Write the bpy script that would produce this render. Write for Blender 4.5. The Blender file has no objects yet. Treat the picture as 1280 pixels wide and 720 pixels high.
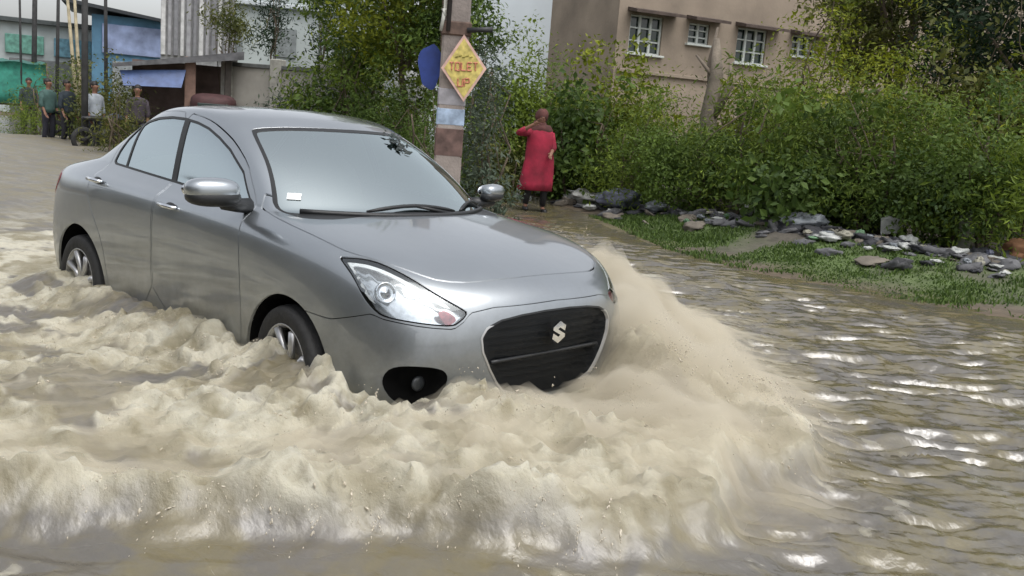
import bpy, math, random
import numpy as np
from mathutils import Vector, Matrix
random.seed(7); RNG=np.random.default_rng(7)
scene=bpy.context.scene; COL=scene.collection
# ------------------------------------------------------------------ camera
CAM=np.array([3.53,-3.216,1.498]); YAW,PIT,ROL,FPX=2.323,-.176,.080,1164.
def cam_axes():
    f=np.array([math.cos(YAW)*math.cos(PIT),math.sin(YAW)*math.cos(PIT),math.sin(PIT)])
    r=np.array([math.sin(YAW),-math.cos(YAW),0.]); u=np.cross(r,f); c,s=math.cos(ROL),math.sin(ROL)
    return c*r+s*u,-s*r+c*u,f
CR,CU,CF=cam_axes()
cd=bpy.data.cameras.new('camera'); cam=bpy.data.objects.new('camera',cd); COL.objects.link(cam); scene.camera=cam
cd.sensor_width=36; cd.lens=FPX/1280*36; cd.clip_start=.05; cd.clip_end=2000
cam.matrix_world=Matrix(((CR[0],CU[0],-CF[0],CAM[0]),(CR[1],CU[1],-CF[1],CAM[1]),(CR[2],CU[2],-CF[2],CAM[2]),(0,0,0,1)))
def bearing(u,d,z=0.):
    """ground point seen at image column u (measured on the horizon) at distance d metres"""
    v=156+.08*(u-677); r=(u-640)/FPX*CR-(v-360)/FPX*CU+CF
    p=CAM+r*d/math.hypot(r[0],r[1]); return np.array([p[0],p[1],z])
# ------------------------------------------------------------------ noise
def _h(ix,iy,iz,seed):
    n=(ix.astype(np.int64)*374761393+iy.astype(np.int64)*668265263+iz.astype(np.int64)*2147483647+seed*974634777)&0xffffffff
    n=((n^(n>>13))*1274126177)&0xffffffff; n=(n^(n>>16))&0xffffffff
    return n/4294967295.*2-1
def vnoise(p,seed=0):
    i=np.floor(p); f=p-i; f=f*f*f*(f*(f*6-15)+10); i=i.astype(np.int64); r=0
    for a in (0,1):
        for b in (0,1):
            for c in (0,1):
                w=(f[...,0] if a else 1-f[...,0])*(f[...,1] if b else 1-f[...,1])*(f[...,2] if c else 1-f[...,2])
                r=r+w*_h(i[...,0]+a,i[...,1]+b,i[...,2]+c,seed)
    return r
def fbm(p,oct=4,seed=0,gain=.5,billow=False):
    a=1.;t=0;s=0
    for k in range(oct):
        n=vnoise(p*(2.03**k)+k*17.3,seed+k); n=(1-2*np.abs(n)) if billow else n
        t=t+a*n; s+=a; a*=gain
    return t/s
def P3(x,y,z=0.): return np.stack([x,y,np.zeros_like(x)+z],-1)
def sstep(a,b,x): t=np.clip((x-a)/(b-a),0,1); return t*t*(3-2*t)
# ------------------------------------------------------------------ materials
def nodes(name):
    m=bpy.data.materials.new(name); m.use_nodes=True; nt=m.node_tree; b=nt.nodes['Principled BSDF']; return m,nt,b
def setin(b,**k):
    for n,v in k.items(): b.inputs[n.replace('_',' ')].default_value=v
def mat(name,col,rough=.6,metal=0.,var=.25,scale=6.,bump=.0,bscale=30.,spec=.5,coat=0.,attr=None,**kw):
    m,nt,b=nodes(name); N=nt.nodes.new; L=nt.links.new
    tc=N('ShaderNodeTexCoord'); no=N('ShaderNodeTexNoise'); no.inputs['Scale'].default_value=scale; no.inputs['Detail'].default_value=5
    L(tc.outputs['Object'],no.inputs['Vector'])
    mr=N('ShaderNodeMapRange'); mr.inputs[1].default_value=.3; mr.inputs[2].default_value=.7; mr.inputs[3].default_value=1-var; mr.inputs[4].default_value=1+var
    L(no.outputs['Fac'],mr.inputs[0])
    mx=N('ShaderNodeMix'); mx.data_type='RGBA'; mx.blend_type='MULTIPLY'; mx.inputs[0].default_value=1
    if attr:
        at=N('ShaderNodeAttribute'); at.attribute_name=attr; L(at.outputs['Color'],mx.inputs[6])
    else: mx.inputs[6].default_value=(*col,1)
    L(mr.outputs[0],mx.inputs[7]); L(mx.outputs[2],b.inputs['Base Color'])
    setin(b,Roughness=rough,Metallic=metal,Specular_IOR_Level=spec,Coat_Weight=coat)
    if bump:
        n2=N('ShaderNodeTexNoise'); n2.inputs['Scale'].default_value=bscale; n2.inputs['Detail'].default_value=6; L(tc.outputs['Object'],n2.inputs['Vector'])
        bp=N('ShaderNodeBump'); bp.inputs['Strength'].default_value=bump; bp.inputs['Distance'].default_value=.02; L(n2.outputs['Fac'],bp.inputs['Height']); L(bp.outputs[0],b.inputs['Normal'])
    for k,v in kw.items(): b.inputs[k.replace('_',' ')].default_value=v
    return m
def glass_mat(name,tint,base,rough=.03,top=.85,refl=(.9,.95,.97)):
    m,nt,b=nodes(name); nt.nodes.remove(b); N=nt.nodes.new; L=nt.links.new; out=nt.nodes['Material Output']
    g=N('ShaderNodeBsdfGlossy'); g.inputs['Roughness'].default_value=rough; g.inputs['Color'].default_value=(*refl,1)
    t=N('ShaderNodeBsdfTransparent'); t.inputs['Color'].default_value=(*tint,1)
    lw=N('ShaderNodeLayerWeight'); lw.inputs['Blend'].default_value=.35
    mr=N('ShaderNodeMapRange'); mr.inputs[3].default_value=base; mr.inputs[4].default_value=top; L(lw.outputs['Fresnel'],mr.inputs[0])
    mx=N('ShaderNodeMixShader'); L(mr.outputs[0],mx.inputs[0]); L(t.outputs[0],mx.inputs[1]); L(g.outputs[0],mx.inputs[2]); L(mx.outputs[0],out.inputs['Surface'])
    return m
# ------------------------------------------------------------------ mesh helpers
def mesh_np(name,V,F,mats,parent=None,smooth=True,normals=None,col=None,midx=None):
    """V (n,3); F list of index lists or an (m,k) array"""
    me=bpy.data.meshes.new(name)
    V=np.asarray(V,np.float32)
    if isinstance(F,np.ndarray):
        m,k=F.shape; loops=F.reshape(-1).astype(np.int32); tot=np.full(m,k,np.int32)
    else:
        tot=np.array([len(f) for f in F],np.int32); loops=np.fromiter((i for f in F for i in f),np.int32); m=len(F)
    me.vertices.add(len(V)); me.vertices.foreach_set('co',V.ravel())
    me.loops.add(len(loops)); me.loops.foreach_set('vertex_index',loops)
    me.polygons.add(m); st=np.concatenate([[0],np.cumsum(tot)[:-1]]).astype(np.int32)
    me.polygons.foreach_set('loop_start',st); me.polygons.foreach_set('loop_total',tot)
    me.polygons.foreach_set('use_smooth',np.full(m,smooth))
    if midx is not None: me.polygons.foreach_set('material_index',np.asarray(midx,np.int32))
    me.update(calc_edges=True); me.validate()
    if col is not None:
        ca=me.color_attributes.new('col','FLOAT_COLOR','POINT'); c=np.ones((len(V),4),np.float32); c[:,:3]=col; ca.data.foreach_set('color',c.ravel())
    if normals is not None: me.normals_split_custom_set_from_vertices([tuple(n) for n in normals])
    for mm in (mats if isinstance(mats,(list,tuple)) else [mats]): me.materials.append(mm)
    o=bpy.data.objects.new(name,me); COL.objects.link(o)
    if parent is not None: o.parent=parent
    return o
def info(o,label,cat,group=None):
    o['label']=label; o['category']=cat
    if group: o['group']=group
    return o
def empty(name,loc=(0,0,0),rz=0.,label=None,cat=None,group=None):
    o=bpy.data.objects.new(name,None); COL.objects.link(o); o.location=loc; o.rotation_euler=(0,0,rz); o.empty_display_size=.1
    if label: info(o,label,cat,group)
    return o
def copy_tree(o,parent=None):
    c=o.copy(); COL.objects.link(c); c.parent=parent
    for ch in list(o.children): copy_tree(ch,c)
    return c
class MB:
    def __init__(s): s.V=[];s.F=[];s.n=0;s.m=[]
    def add(s,V,F,mi=0):
        V=np.asarray(V,float).reshape(-1,3); s.V.append(V); s.F+= [[i+s.n for i in f] for f in F]; s.m+=[mi]*len(F); s.n+=len(V); return s
    def box(s,c,h,rot=None,bev=0.,mi=0):
        """box with chamfered vertical and horizontal edges"""
        c=np.array(c,float); h=np.array(h,float)
        if bev<=0:
            V=np.array([[x,y,z] for x in(-1,1) for y in(-1,1) for z in(-1,1)],float)*h
            F=[[0,1,3,2],[4,6,7,5],[0,4,5,1],[2,3,7,6],[0,2,6,4],[1,5,7,3]]
        else:
            b=min(bev,*(h*.9)); rings=[]
            def ring(hx,hy,z,bb): return [[ hx,hy-bb,z],[hx-bb,hy,z],[-hx+bb,hy,z],[-hx,hy-bb,z],[-hx,-hy+bb,z],[-hx+bb,-hy,z],[hx-bb,-hy,z],[hx,-hy+bb,z]]
            V=ring(h[0]-b,h[1]-b,-h[2],b*.4)+ring(h[0],h[1],-h[2]+b,b)+ring(h[0],h[1],h[2]-b,b)+ring(h[0]-b,h[1]-b,h[2],b*.4)
            F=[[7-i for i in range(8)],[24+i for i in range(8)]]
            for r in range(3):
                for i in range(8): F.append([r*8+i,r*8+(i+1)%8,r*8+8+(i+1)%8,r*8+8+i])
            V=np.array(V)
        if rot is not None: V=V@np.array(rot).T
        return s.add(V+c,F,mi)
    def tube(s,pts,rad,n=8,cap=True,mi=0):
        pts=np.array(pts,float); rad=np.broadcast_to(rad,len(pts)); V=[];F=[]
        T=np.gradient(pts,axis=0); up=np.array([0.,0,1.])
        a=None
        for i,p in enumerate(pts):
            t=T[i]/(np.linalg.norm(T[i])+1e-9)
            if a is None: a=np.cross(t,up if abs(t[2])<.9 else np.array([1.,0,0]))
            a=a-t*(a@t); a/=np.linalg.norm(a)+1e-9; b=np.cross(t,a)
            for k in range(n):
                th=2*math.pi*k/n; V.append(p+rad[i]*(a*math.cos(th)+b*math.sin(th)))
        for i in range(len(pts)-1):
            for k in range(n): F.append([i*n+k,i*n+(k+1)%n,(i+1)*n+(k+1)%n,(i+1)*n+k])
        if cap: F+= [[n-1-k for k in range(n)],[(len(pts)-1)*n+k for k in range(n)]]
        return s.add(V,F,mi)
    def lathe(s,prof,n=24,axis='y',c=(0,0,0),cap=False,mi=0):
        """prof: list of (radius, along-axis)"""
        V=[];F=[]
        for r,h in prof:
            for k in range(n):
                th=2*math.pi*k/n; q=(r*math.cos(th),h,r*math.sin(th)) if axis=='y' else ((h,r*math.cos(th),r*math.sin(th)) if axis=='x' else (r*math.cos(th),r*math.sin(th),h)); V.append(np.array(q)+np.array(c))
        for i in range(len(prof)-1):
            for k in range(n): F.append([i*n+k,i*n+(k+1)%n,(i+1)*n+(k+1)%n,(i+1)*n+k])
        if cap: F+=[[n-1-k for k in range(n)],[(len(prof)-1)*n+k for k in range(n)]]
        return s.add(V,F,mi)
    def blob(s,c,h,n=10,seed=0,rough=.0,rot=None,fr=2.,pw=1.,mi=0):
        """ellipsoid / superellipsoid with noise"""
        V=[];F=[]
        for i in range(n+1):
            ph=math.pi*i/n
            for k in range(2*n):
                th=math.pi*k/n; V.append([math.sin(ph)*math.cos(th),math.sin(ph)*math.sin(th),math.cos(ph)])
        V=np.array(V)
        if rough: V=V*(1+rough*fbm(V*fr+seed*7.7,3,seed))[:,None]
        if pw!=1.: V=np.sign(V)*np.abs(V)**pw
        V=V*np.array(h)
        if rot is not None: V=V@np.array(rot).T
        for i in range(n):
            for k in range(2*n): F.append([i*2*n+k,(i+1)*2*n+k,(i+1)*2*n+(k+1)%(2*n),i*2*n+(k+1)%(2*n)])
        return s.add(V+np.array(c),F,mi)
    def build(s,name,mats,parent=None,smooth=False,auto=None):
        o=mesh_np(name,np.concatenate(s.V),s.F,mats,parent,smooth,midx=s.m)
        if auto is not None:
            o.data.set_sharp_from_angle(angle=math.radians(auto))
        return o
def rotz(a): c,s=math.cos(a),math.sin(a); return np.array([[c,-s,0],[s,c,0],[0,0,1]])
def roty(a): c,s=math.cos(a),math.sin(a); return np.array([[c,0,s],[0,1,0],[-s,0,c]])
def rotx(a): c,s=math.cos(a),math.sin(a); return np.array([[1,0,0],[0,c,-s],[0,s,c]])

# ring control points (x,y,z); 16 columns rear centre -> front centre
RINGS=[
[(-3.0,0,.17),(-2.98,.38,.17),(-2.9,.62,.17),(-2.75,.70,.17),(-2.47,.72,.17),(-2.1,.72,.17),(-1.7,.72,.17),(-1.3,.72,.17),(-.9,.72,.17),(-.5,.72,.17),(-.1,.72,.17),(.25,.70,.17),(.46,.64,.17),(.6,.45,.17),(.68,.22,.17),(.70,0,.17)],
[(-3.10,0,.20),(-3.08,.40,.20),(-2.98,.72,.20),(-2.8,.80,.20),(-2.47,.82,.20),(-2.1,.82,.20),(-1.7,.82,.20),(-1.3,.82,.20),(-.9,.82,.20),(-.5,.82,.20),(-.1,.82,.20),(.29,.81,.20),(.56,.74,.20),(.72,.5,.20),(.78,.25,.20),(.80,0,.20)],
[(-3.15,0,.36),(-3.13,.42,.36),(-3.03,.75,.36),(-2.82,.845,.36),(-2.47,.86,.36),(-2.1,.85,.36),(-1.7,.848,.36),(-1.3,.848,.36),(-.9,.848,.36),(-.5,.85,.36),(-.1,.865,.36),(.30,.86,.36),(.60,.77,.36),(.755,.52,.36),(.81,.26,.36),(.825,0,.36)],
[(-3.17,0,.58),(-3.15,.42,.58),(-3.05,.76,.58),(-2.83,.86,.58),(-2.47,.875,.58),(-2.1,.868,.58),(-1.7,.862,.58),(-1.3,.862,.58),(-.9,.862,.58),(-.5,.865,.58),(-.1,.875,.58),(.28,.865,.58),(.59,.775,.565),(.755,.53,.56),(.82,.26,.56),(.835,0,.56)],
[(-3.17,0,.82),(-3.14,.42,.82),(-3.02,.745,.84),(-2.8,.845,.86),(-2.47,.868,.875),(-2.1,.866,.875),(-1.7,.863,.87),(-1.3,.862,.865),(-.9,.86,.855),(-.5,.86,.845),(-.1,.862,.83),(.24,.84,.80),(.52,.75,.745),(.70,.52,.71),(.79,.26,.705),(.805,0,.705)],
[(-3.13,0,.97),(-3.10,.41,.97),(-2.98,.715,.965),(-2.78,.80,.965),(-2.47,.825,.965),(-2.1,.825,.96),(-1.7,.825,.95),(-1.3,.825,.94),(-.9,.822,.93),(-.5,.815,.92),(-.12,.80,.905),(.18,.775,.88),(.44,.68,.845),(.60,.47,.81),(.69,.24,.80),(.71,0,.80)],
[(-3.04,0,1.015),(-3.01,.39,1.015),(-2.9,.645,1.01),(-2.75,.735,1.01),(-2.5,.765,1.01),(-2.1,.785,.99),(-1.7,.79,.975),(-1.3,.79,.965),(-.9,.785,.955),(-.54,.775,.95),(-.22,.75,.94),(.02,.70,.925),(.20,.59,.915),(.31,.4,.905),(.37,.2,.905),(.39,0,.905)],
[(-2.74,0,1.05),(-2.73,.34,1.05),(-2.68,.59,1.05),(-2.6,.68,1.055),(-2.44,.715,1.05),(-2.08,.735,1.03),(-1.7,.745,1.015),(-1.3,.745,1.005),(-.9,.742,.995),(-.60,.735,.985),(-.44,.71,.975),(-.33,.63,.975),(-.23,.5,.98),(-.16,.34,.98),(-.12,.17,.985),(-.10,0,.985)],
[(-2.66,0,1.075),(-2.65,.33,1.075),(-2.60,.57,1.075),(-2.53,.66,1.08),(-2.39,.70,1.075),(-2.06,.72,1.055),(-1.7,.73,1.04),(-1.3,.73,1.03),(-.9,.73,1.02),(-.63,.722,1.01),(-.50,.70,1.00),(-.40,.62,1.00),(-.31,.49,1.005),(-.24,.33,1.01),(-.2,.16,1.015),(-.18,0,1.015)],
[(-2.40,0,1.23),(-2.39,.32,1.225),(-2.37,.52,1.22),(-2.31,.60,1.22),(-2.2,.64,1.215),(-2.0,.665,1.21),(-1.68,.68,1.2),(-1.3,.68,1.2),(-.96,.675,1.195),(-.80,.66,1.19),(-.72,.635,1.19),(-.65,.56,1.195),(-.58,.44,1.2),(-.53,.3,1.205),(-.5,.15,1.205),(-.49,0,1.205)],
[(-2.06,0,1.40),(-2.06,.28,1.395),(-2.06,.45,1.385),(-2.05,.53,1.375),(-1.98,.57,1.375),(-1.83,.595,1.385),(-1.6,.605,1.395),(-1.37,.60,1.39),(-1.20,.59,1.375),(-1.11,.57,1.365),(-1.05,.545,1.36),(-1.0,.48,1.365),(-.95,.37,1.375),(-.92,.25,1.385),(-.9,.12,1.39),(-.89,0,1.39)],
[(-1.92,0,1.445),(-1.92,.25,1.44),(-1.91,.39,1.435),(-1.89,.46,1.43),(-1.84,.50,1.43),(-1.73,.515,1.435),(-1.56,.52,1.44),(-1.4,.515,1.435),(-1.28,.50,1.43),(-1.21,.48,1.425),(-1.16,.45,1.42),(-1.12,.39,1.42),(-1.08,.30,1.425),(-1.06,.2,1.43),(-1.04,.1,1.43),(-1.03,0,1.43)],
[(-1.75,0,1.462),(-1.75,.14,1.462),(-1.74,.20,1.462),(-1.73,.25,1.461),(-1.70,.27,1.461),(-1.64,.28,1.462),(-1.53,.28,1.463),(-1.44,.28,1.462),(-1.36,.27,1.461),(-1.31,.26,1.46),(-1.28,.24,1.458),(-1.25,.21,1.458),(-1.23,.16,1.459),(-1.22,.11,1.459),(-1.21,.05,1.46),(-1.2,0,1.46)],
[(-1.6,0,1.468)]*3+[(-1.58,.0,1.468)]*1+[(-1.56,.0,1.468),(-1.54,.0,1.468),(-1.5,.0,1.468),(-1.47,.0,1.468),(-1.43,.0,1.468),(-1.4,.0,1.468),(-1.38,.0,1.467),(-1.37,.0,1.467),(-1.36,.0,1.467),(-1.35,.0,1.467),(-1.35,.0,1.467),(-1.35,0,1.467)],
]
def shell_grid(du=14,dv=12):
    A=np.array(RINGS,float)               # (nr,16,3)
    M=A[:,1:-1][:,::-1].copy();M[...,1]*=-1
    A=np.concatenate([A,M],1)             # (nr,30,3) closed
    nr,nc=A.shape[:2]
    def basis(t):
        return np.stack([(1-t)**3,3*t**3-6*t**2+4,-3*t**3+3*t**2+3*t+1,t**3],-1)/6
    # interpolation control points around u partly: sharpen half way
    for _ in range(1):
        S=(np.roll(A,1,1)+4*A+np.roll(A,-1,1))/6
        A=A+(A-S)*.9
    B=A.copy();B[1:-1]=A[1:-1]+(A[1:-1]-(A[:-2]+4*A[1:-1]+A[2:])/6)*.8;A=B
    tu=np.arange(nc*du)/du;iu=tu.astype(int);bu=basis(tu-iu)
    G=sum(bu[:,k][None,:,None]*A[:,(iu-1+k)%nc] for k in range(4))
    E=np.concatenate([2*G[:1]-G[1:2],G,2*G[-1:]-G[-2:-1]],0)
    # spine end: mirror ring so that the roof is smooth across
    mir=np.roll(G[-2][::-1],1,0).copy(); mir[:,1]=G[-2][:,1]*-1; mir[:,0]=G[-2][:,0]; mir[:,2]=G[-2][:,2]
    E[-1]=mir
    tv=np.linspace(0,nr-1,(nr-1)*dv+1);iv=np.minimum(tv.astype(int),nr-2);bv=basis(tv-iv)
    V=sum(bv[:,k][:,None,None]*E[iv+k] for k in range(4))
    return V
# ------------------------------------------------------------------ car body surface
def poly_sd(px,py,poly):
    """signed distance to a polygon, negative inside"""
    P=np.array(poly,float); d=np.full(px.shape,1e9); ins=np.zeros(px.shape,bool); n=len(P)
    for i in range(n):
        a=P[i]; b=P[(i+1)%n]; e=b-a; wx=px-a[0]; wy=py-a[1]; t=np.clip((wx*e[0]+wy*e[1])/(e@e),0,1)
        d=np.minimum(d,(wx-e[0]*t)**2+(wy-e[1]*t)**2)
        c1=(a[1]>py)!=(b[1]>py)
        with np.errstate(divide='ignore',invalid='ignore'): xi=(b[0]-a[0])*(py-a[1])/(b[1]-a[1]+1e-30)+a[0]
        ins^=c1&(px<xi)
    return np.where(ins,-1,1)*np.sqrt(d)
def smoothpoly(P,it=2):
    P=np.array(P,float)
    for _ in range(it):
        Q=np.roll(P,-1,0); P=np.stack([.75*P+.25*Q,.25*P+.75*Q],1).reshape(-1,2)
    return P
class Surf:
    def __init__(s,V,N,F): s.V=V;s.N=N;s.F=F
def clip(m,d,keep_pos=True):
    """cut a surface by a scalar field sampled at its vertices"""
    if not keep_pos: d=-d
    d=np.where(np.abs(d)<1e-7,1e-7,d); pos=d>0; V=list(m.V);N=list(m.N);F=[];cache={}
    def cut(a,b):
        k=(a,b) if a<b else (b,a)
        if k not in cache:
            t=d[a]/(d[a]-d[b]); V.append(m.V[a]*(1-t)+m.V[b]*t); nn=m.N[a]*(1-t)+m.N[b]*t; N.append(nn/(np.linalg.norm(nn)+1e-12)); cache[k]=len(V)-1
        return cache[k]
    pl=pos.tolist()
    for f in m.F:
        c=[pl[i] for i in f]
        if all(c): F.append(f); continue
        if not any(c): continue
        g=[]
        for i in range(len(f)):
            a=f[i]; b=f[(i+1)%len(f)]
            if pl[a]: g.append(a)
            if pl[a]!=pl[b]: g.append(cut(a,b))
        if len(g)>2: F.append(g)
    V=np.array(V);N=np.array(N)
    used=np.unique(np.fromiter((i for f in F for i in f),int)) if F else np.array([],int); mp=np.full(len(V),-1); mp[used]=np.arange(len(used)); mp=mp.tolist()
    return Surf(V[used],N[used],[[mp[i] for i in f] for f in F])
def split(m,fn,gap=0.):
    d=fn(m.V); return clip(m,d-gap,True),clip(m,d+gap,False)
def side(m,s):
    F=[f for f in m.F if s*m.V[f[0]][1]>0]; used=np.unique(np.fromiter((i for f in F for i in f),int)); mp=np.full(len(m.V),-1); mp[used]=np.arange(len(used)); mp=mp.tolist()
    return Surf(m.V[used],m.N[used],[[mp[i] for i in f] for f in F])
def off(m,d): return Surf(m.V+m.N*d,m.N,m.F)
def join(ms):
    V=[];N=[];F=[];n=0
    for m in ms: V.append(m.V);N.append(m.N);F+=[[i+n for i in f] for f in m.F];n+=len(m.V)
    return Surf(np.concatenate(V),np.concatenate(N),F)
def skirt(m,depth):
    """turn the open edges inward so that the panel has thickness"""
    cnt={}
    for f in m.F:
        for i in range(len(f)):
            a,b=f[i],f[(i+1)%len(f)]; k=(a,b) if a<b else (b,a); cnt[k]=None if k in cnt else (a,b)
    V=list(m.V);N=list(m.N);F=[];mp={}
    def new(i):
        if i not in mp: mp[i]=(len(V),len(V)+1); V.extend([m.V[i],m.V[i]-m.N[i]*depth]); N.extend([m.N[i]]*2)
        return mp[i]
    for e in cnt.values():
        if e is None: continue
        a,b=e; a0,a1=new(a); b0,b1=new(b); F.append([b0,a0,a1,b1])
    return Surf(np.array(V),np.array(N),list(m.F)+F),len(m.F)
def emit(name,m,mats,parent,depth=0.,extra=None):
    nf=len(m.F)
    if depth: m,nf=skirt(m,depth)
    mi=[0]*len(m.F)
    if extra is not None:
        mi+=[1]*len(extra.F); m=join([m,extra])
    o=mesh_np(name,m.V,m.F,mats,parent,True,normals=m.N,midx=mi); return o
def build_shell():
    V=shell_grid(); nv,nu=V.shape[:2]
    du=np.roll(V,-1,1)-np.roll(V,1,1); dv=np.gradient(V,axis=0); N=np.cross(du,dv); N/=-(np.linalg.norm(N,axis=-1,keepdims=True)+1e-12)
    N[-1]=(0,0,1); N[-2:][N[-2:,:,2]<0]=(0,0,1)
    F=[]
    for j in range(nv-1):
        for i in range(nu):
            i2=(i+1)%nu; F.append([j*nu+i,(j+1)*nu+i,(j+1)*nu+i2,j*nu+i2])
    return Surf(V.reshape(-1,3),N.reshape(-1,3),F)
X=lambda V:V[:,0]
Y=lambda V:V[:,1]
Z=lambda V:V[:,2]
AY=lambda V:np.abs(V[:,1])
FW=(-.075,.285,.355); RW=(-2.43,.295,.362)
def f_arch(V): return np.maximum(np.minimum(np.hypot(X(V)-FW[0],Z(V)-FW[1])-FW[2],np.hypot(X(V)-RW[0],Z(V)-RW[1])-RW[2]),.5-AY(V))
WSP=smoothpoly([(.71,.965),(.65,1.10),(.545,1.335),(.50,1.36),(.25,1.382),(-.25,1.382),(-.50,1.36),(-.545,1.335),(-.65,1.10),(-.71,.965),(-.6,.962),(-.3,.985),(.3,.985),(.6,.962)],2)
def f_ws(V): return np.maximum(poly_sd(Y(V),Z(V),WSP),-1.3-X(V))
RSP=smoothpoly([(.58,1.09),(.50,1.33),(.44,1.365),(-.44,1.365),(-.50,1.33),(-.58,1.09),(-.5,1.075),(.5,1.075)],2)
def f_rs(V): return np.maximum(poly_sd(Y(V),Z(V),RSP),X(V)+2.0)
DLO=[(-.60,.975),(-.70,1.06),(-.785,1.141),(-.976,1.241),(-1.12,1.295),(-1.265,1.338),(-1.40,1.362),(-1.55,1.376),(-1.72,1.376),(-1.90,1.362),(-2.05,1.335),(-2.16,1.29),(-2.235,1.21),(-2.265,1.13),(-2.27,1.065),(-2.24,1.048),(-1.9,1.035),(-1.4,1.015),(-1.0,.995),(-.7,.978)]
def f_dlo(V): return np.maximum(poly_sd(X(V),Z(V),DLO),.45-AY(V))
FD=smoothpoly([(-.50,.26),(-.47,.45),(-.50,.75),(-.55,.93),(-.60,1.015),(-.70,1.105),(-.785,1.18),(-.976,1.278),(-1.12,1.33),(-1.265,1.372),(-1.40,1.394),(-1.535,1.404),(-1.50,1.25),(-1.445,1.02),(-1.43,.90),(-1.43,.27)],1)
def f_fd(V): return np.maximum(poly_sd(X(V),Z(V),FD),.45-AY(V))
RD=smoothpoly([(-1.447,.27),(-1.447,.90),(-1.462,1.02),(-1.517,1.25),(-1.552,1.406),(-1.72,1.408),(-1.91,1.395),(-2.07,1.365),(-2.19,1.315),(-2.27,1.23),(-2.30,1.13),(-2.31,1.02),(-2.30,.86),(-2.2,.74),(-2.08,.60),(-2.03,.40),(-2.02,.27)],1)
def f_rd(V): return np.maximum(poly_sd(X(V),Z(V),RD),.45-AY(V))
BON=smoothpoly([(-.62,.715),(-.3,.755),(.1,.765),(.24,.755),(.40,.68),(.53,.60),(.60,.53),(.655,.40),(.685,.2),(.69,0),(.685,-.2),(.655,-.4),(.60,-.53),(.53,-.60),(.40,-.68),(.24,-.755),(.1,-.765),(-.3,-.755),(-.62,-.715),(-.40,-.62),(-.2,-.4),(-.11,0),(-.2,.4),(-.40,.62)],1)
def f_bon(V): return np.maximum(poly_sd(X(V),Y(V),BON),.74-Z(V))
BOOT=smoothpoly([(-2.62,.60),(-2.66,.55),(-2.72,.3),(-2.73,-.3),(-2.66,-.55),(-2.62,-.60),(-2.95,-.60),(-3.3,-.56),(-3.3,.56),(-2.95,.60)],1)
def f_boot(V): return np.maximum(poly_sd(X(V),Y(V),BOOT),.62-Z(V))
HL=smoothpoly([(-.585,.858),(-.567,.862),(-.425,.868),(-.297,.855),(-.125,.815),(.03,.760),(.235,.690),(.247,.678),(.215,.648),(.165,.624),(.05,.628),(-.054,.634),(-.259,.648),(-.319,.668),(-.40,.72),(-.47,.79),(-.56,.845)],1)
Q=lambda V:X(V)-AY(V)
def f_hl(V): return np.maximum(poly_sd(Q(V),Z(V),HL),-X(V))
GR=smoothpoly([(.462,.556),(.40,.640),(.17,.674),(-.17,.674),(-.40,.640),(-.462,.556),(-.374,.385),(-.285,.295),(0,.27),(.285,.295),(.374,.385)],1)
def f_gr(V): return np.maximum(poly_sd(Y(V),Z(V),GR),.4-X(V))
FG=smoothpoly([(-.25,.36),(-.22,.43),(-.12,.458),(.12,.452),(.165,.40),(.10,.30),(-.02,.27),(-.16,.28)],2)
def f_fg(V): return np.maximum(poly_sd(Q(V),Z(V),FG),.3-X(V))
TL=smoothpoly([(-3.3,.74),(-3.3,.93),(-2.95,.955),(-2.80,.93),(-2.86,.84),(-3.0,.76)],1)
def f_tl(V): return np.maximum(poly_sd(X(V),Z(V),TL),.42-AY(V))
BMP=[(-.9,.60),(-.60,.595),(-.335,.655),(-.26,.640),(-.05,.624),(.05,.618),(.17,.614),(.225,.643),(.262,.68),(.4,.70),(.9,.712),(1.3,.712),(1.3,0),(-.9,0)]
def f_bmp(V): return np.maximum(poly_sd(Q(V),Z(V),BMP),.05-X(V))
# ------------------------------------------------------------------ car materials
def paint_mat():
    m,nt,b=nodes('silver_paint'); N=nt.nodes.new; L=nt.links.new
    tc=N('ShaderNodeTexCoord'); n1=N('ShaderNodeTexNoise'); n1.inputs['Scale'].default_value=2.2; n1.inputs['Detail'].default_value=7; n1.inputs['Roughness'].default_value=.65
    L(tc.outputs['Object'],n1.inputs['Vector'])
    r=N('ShaderNodeMapRange'); r.inputs[1].default_value=.35; r.inputs[2].default_value=.7; r.inputs[3].default_value=.30; r.inputs[4].default_value=.44; L(n1.outputs['Fac'],r.inputs[0]); L(r.outputs[0],b.inputs['Roughness'])
    # mud film towards the sills, darkened to paint in the side's dark reflection
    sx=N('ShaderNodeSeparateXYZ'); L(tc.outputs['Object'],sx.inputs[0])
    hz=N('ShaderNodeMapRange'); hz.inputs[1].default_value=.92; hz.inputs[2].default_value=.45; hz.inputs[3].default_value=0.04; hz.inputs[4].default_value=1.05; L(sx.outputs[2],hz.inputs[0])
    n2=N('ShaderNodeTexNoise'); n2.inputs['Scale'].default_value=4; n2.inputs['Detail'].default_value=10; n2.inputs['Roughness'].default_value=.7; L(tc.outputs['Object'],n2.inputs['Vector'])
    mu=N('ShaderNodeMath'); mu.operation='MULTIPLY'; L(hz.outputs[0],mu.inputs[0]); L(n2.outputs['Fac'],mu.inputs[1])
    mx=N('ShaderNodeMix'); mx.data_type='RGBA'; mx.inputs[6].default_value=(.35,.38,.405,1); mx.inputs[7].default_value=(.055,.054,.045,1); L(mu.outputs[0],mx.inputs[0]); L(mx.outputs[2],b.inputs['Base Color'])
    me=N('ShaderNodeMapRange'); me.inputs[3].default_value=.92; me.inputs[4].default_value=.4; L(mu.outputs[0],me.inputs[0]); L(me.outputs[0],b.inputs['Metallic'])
    setin(b,Coat_Weight=1.,Coat_Roughness=.05,Coat_IOR=1.6)
    return m
M={}
M['paint']=paint_mat()
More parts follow.
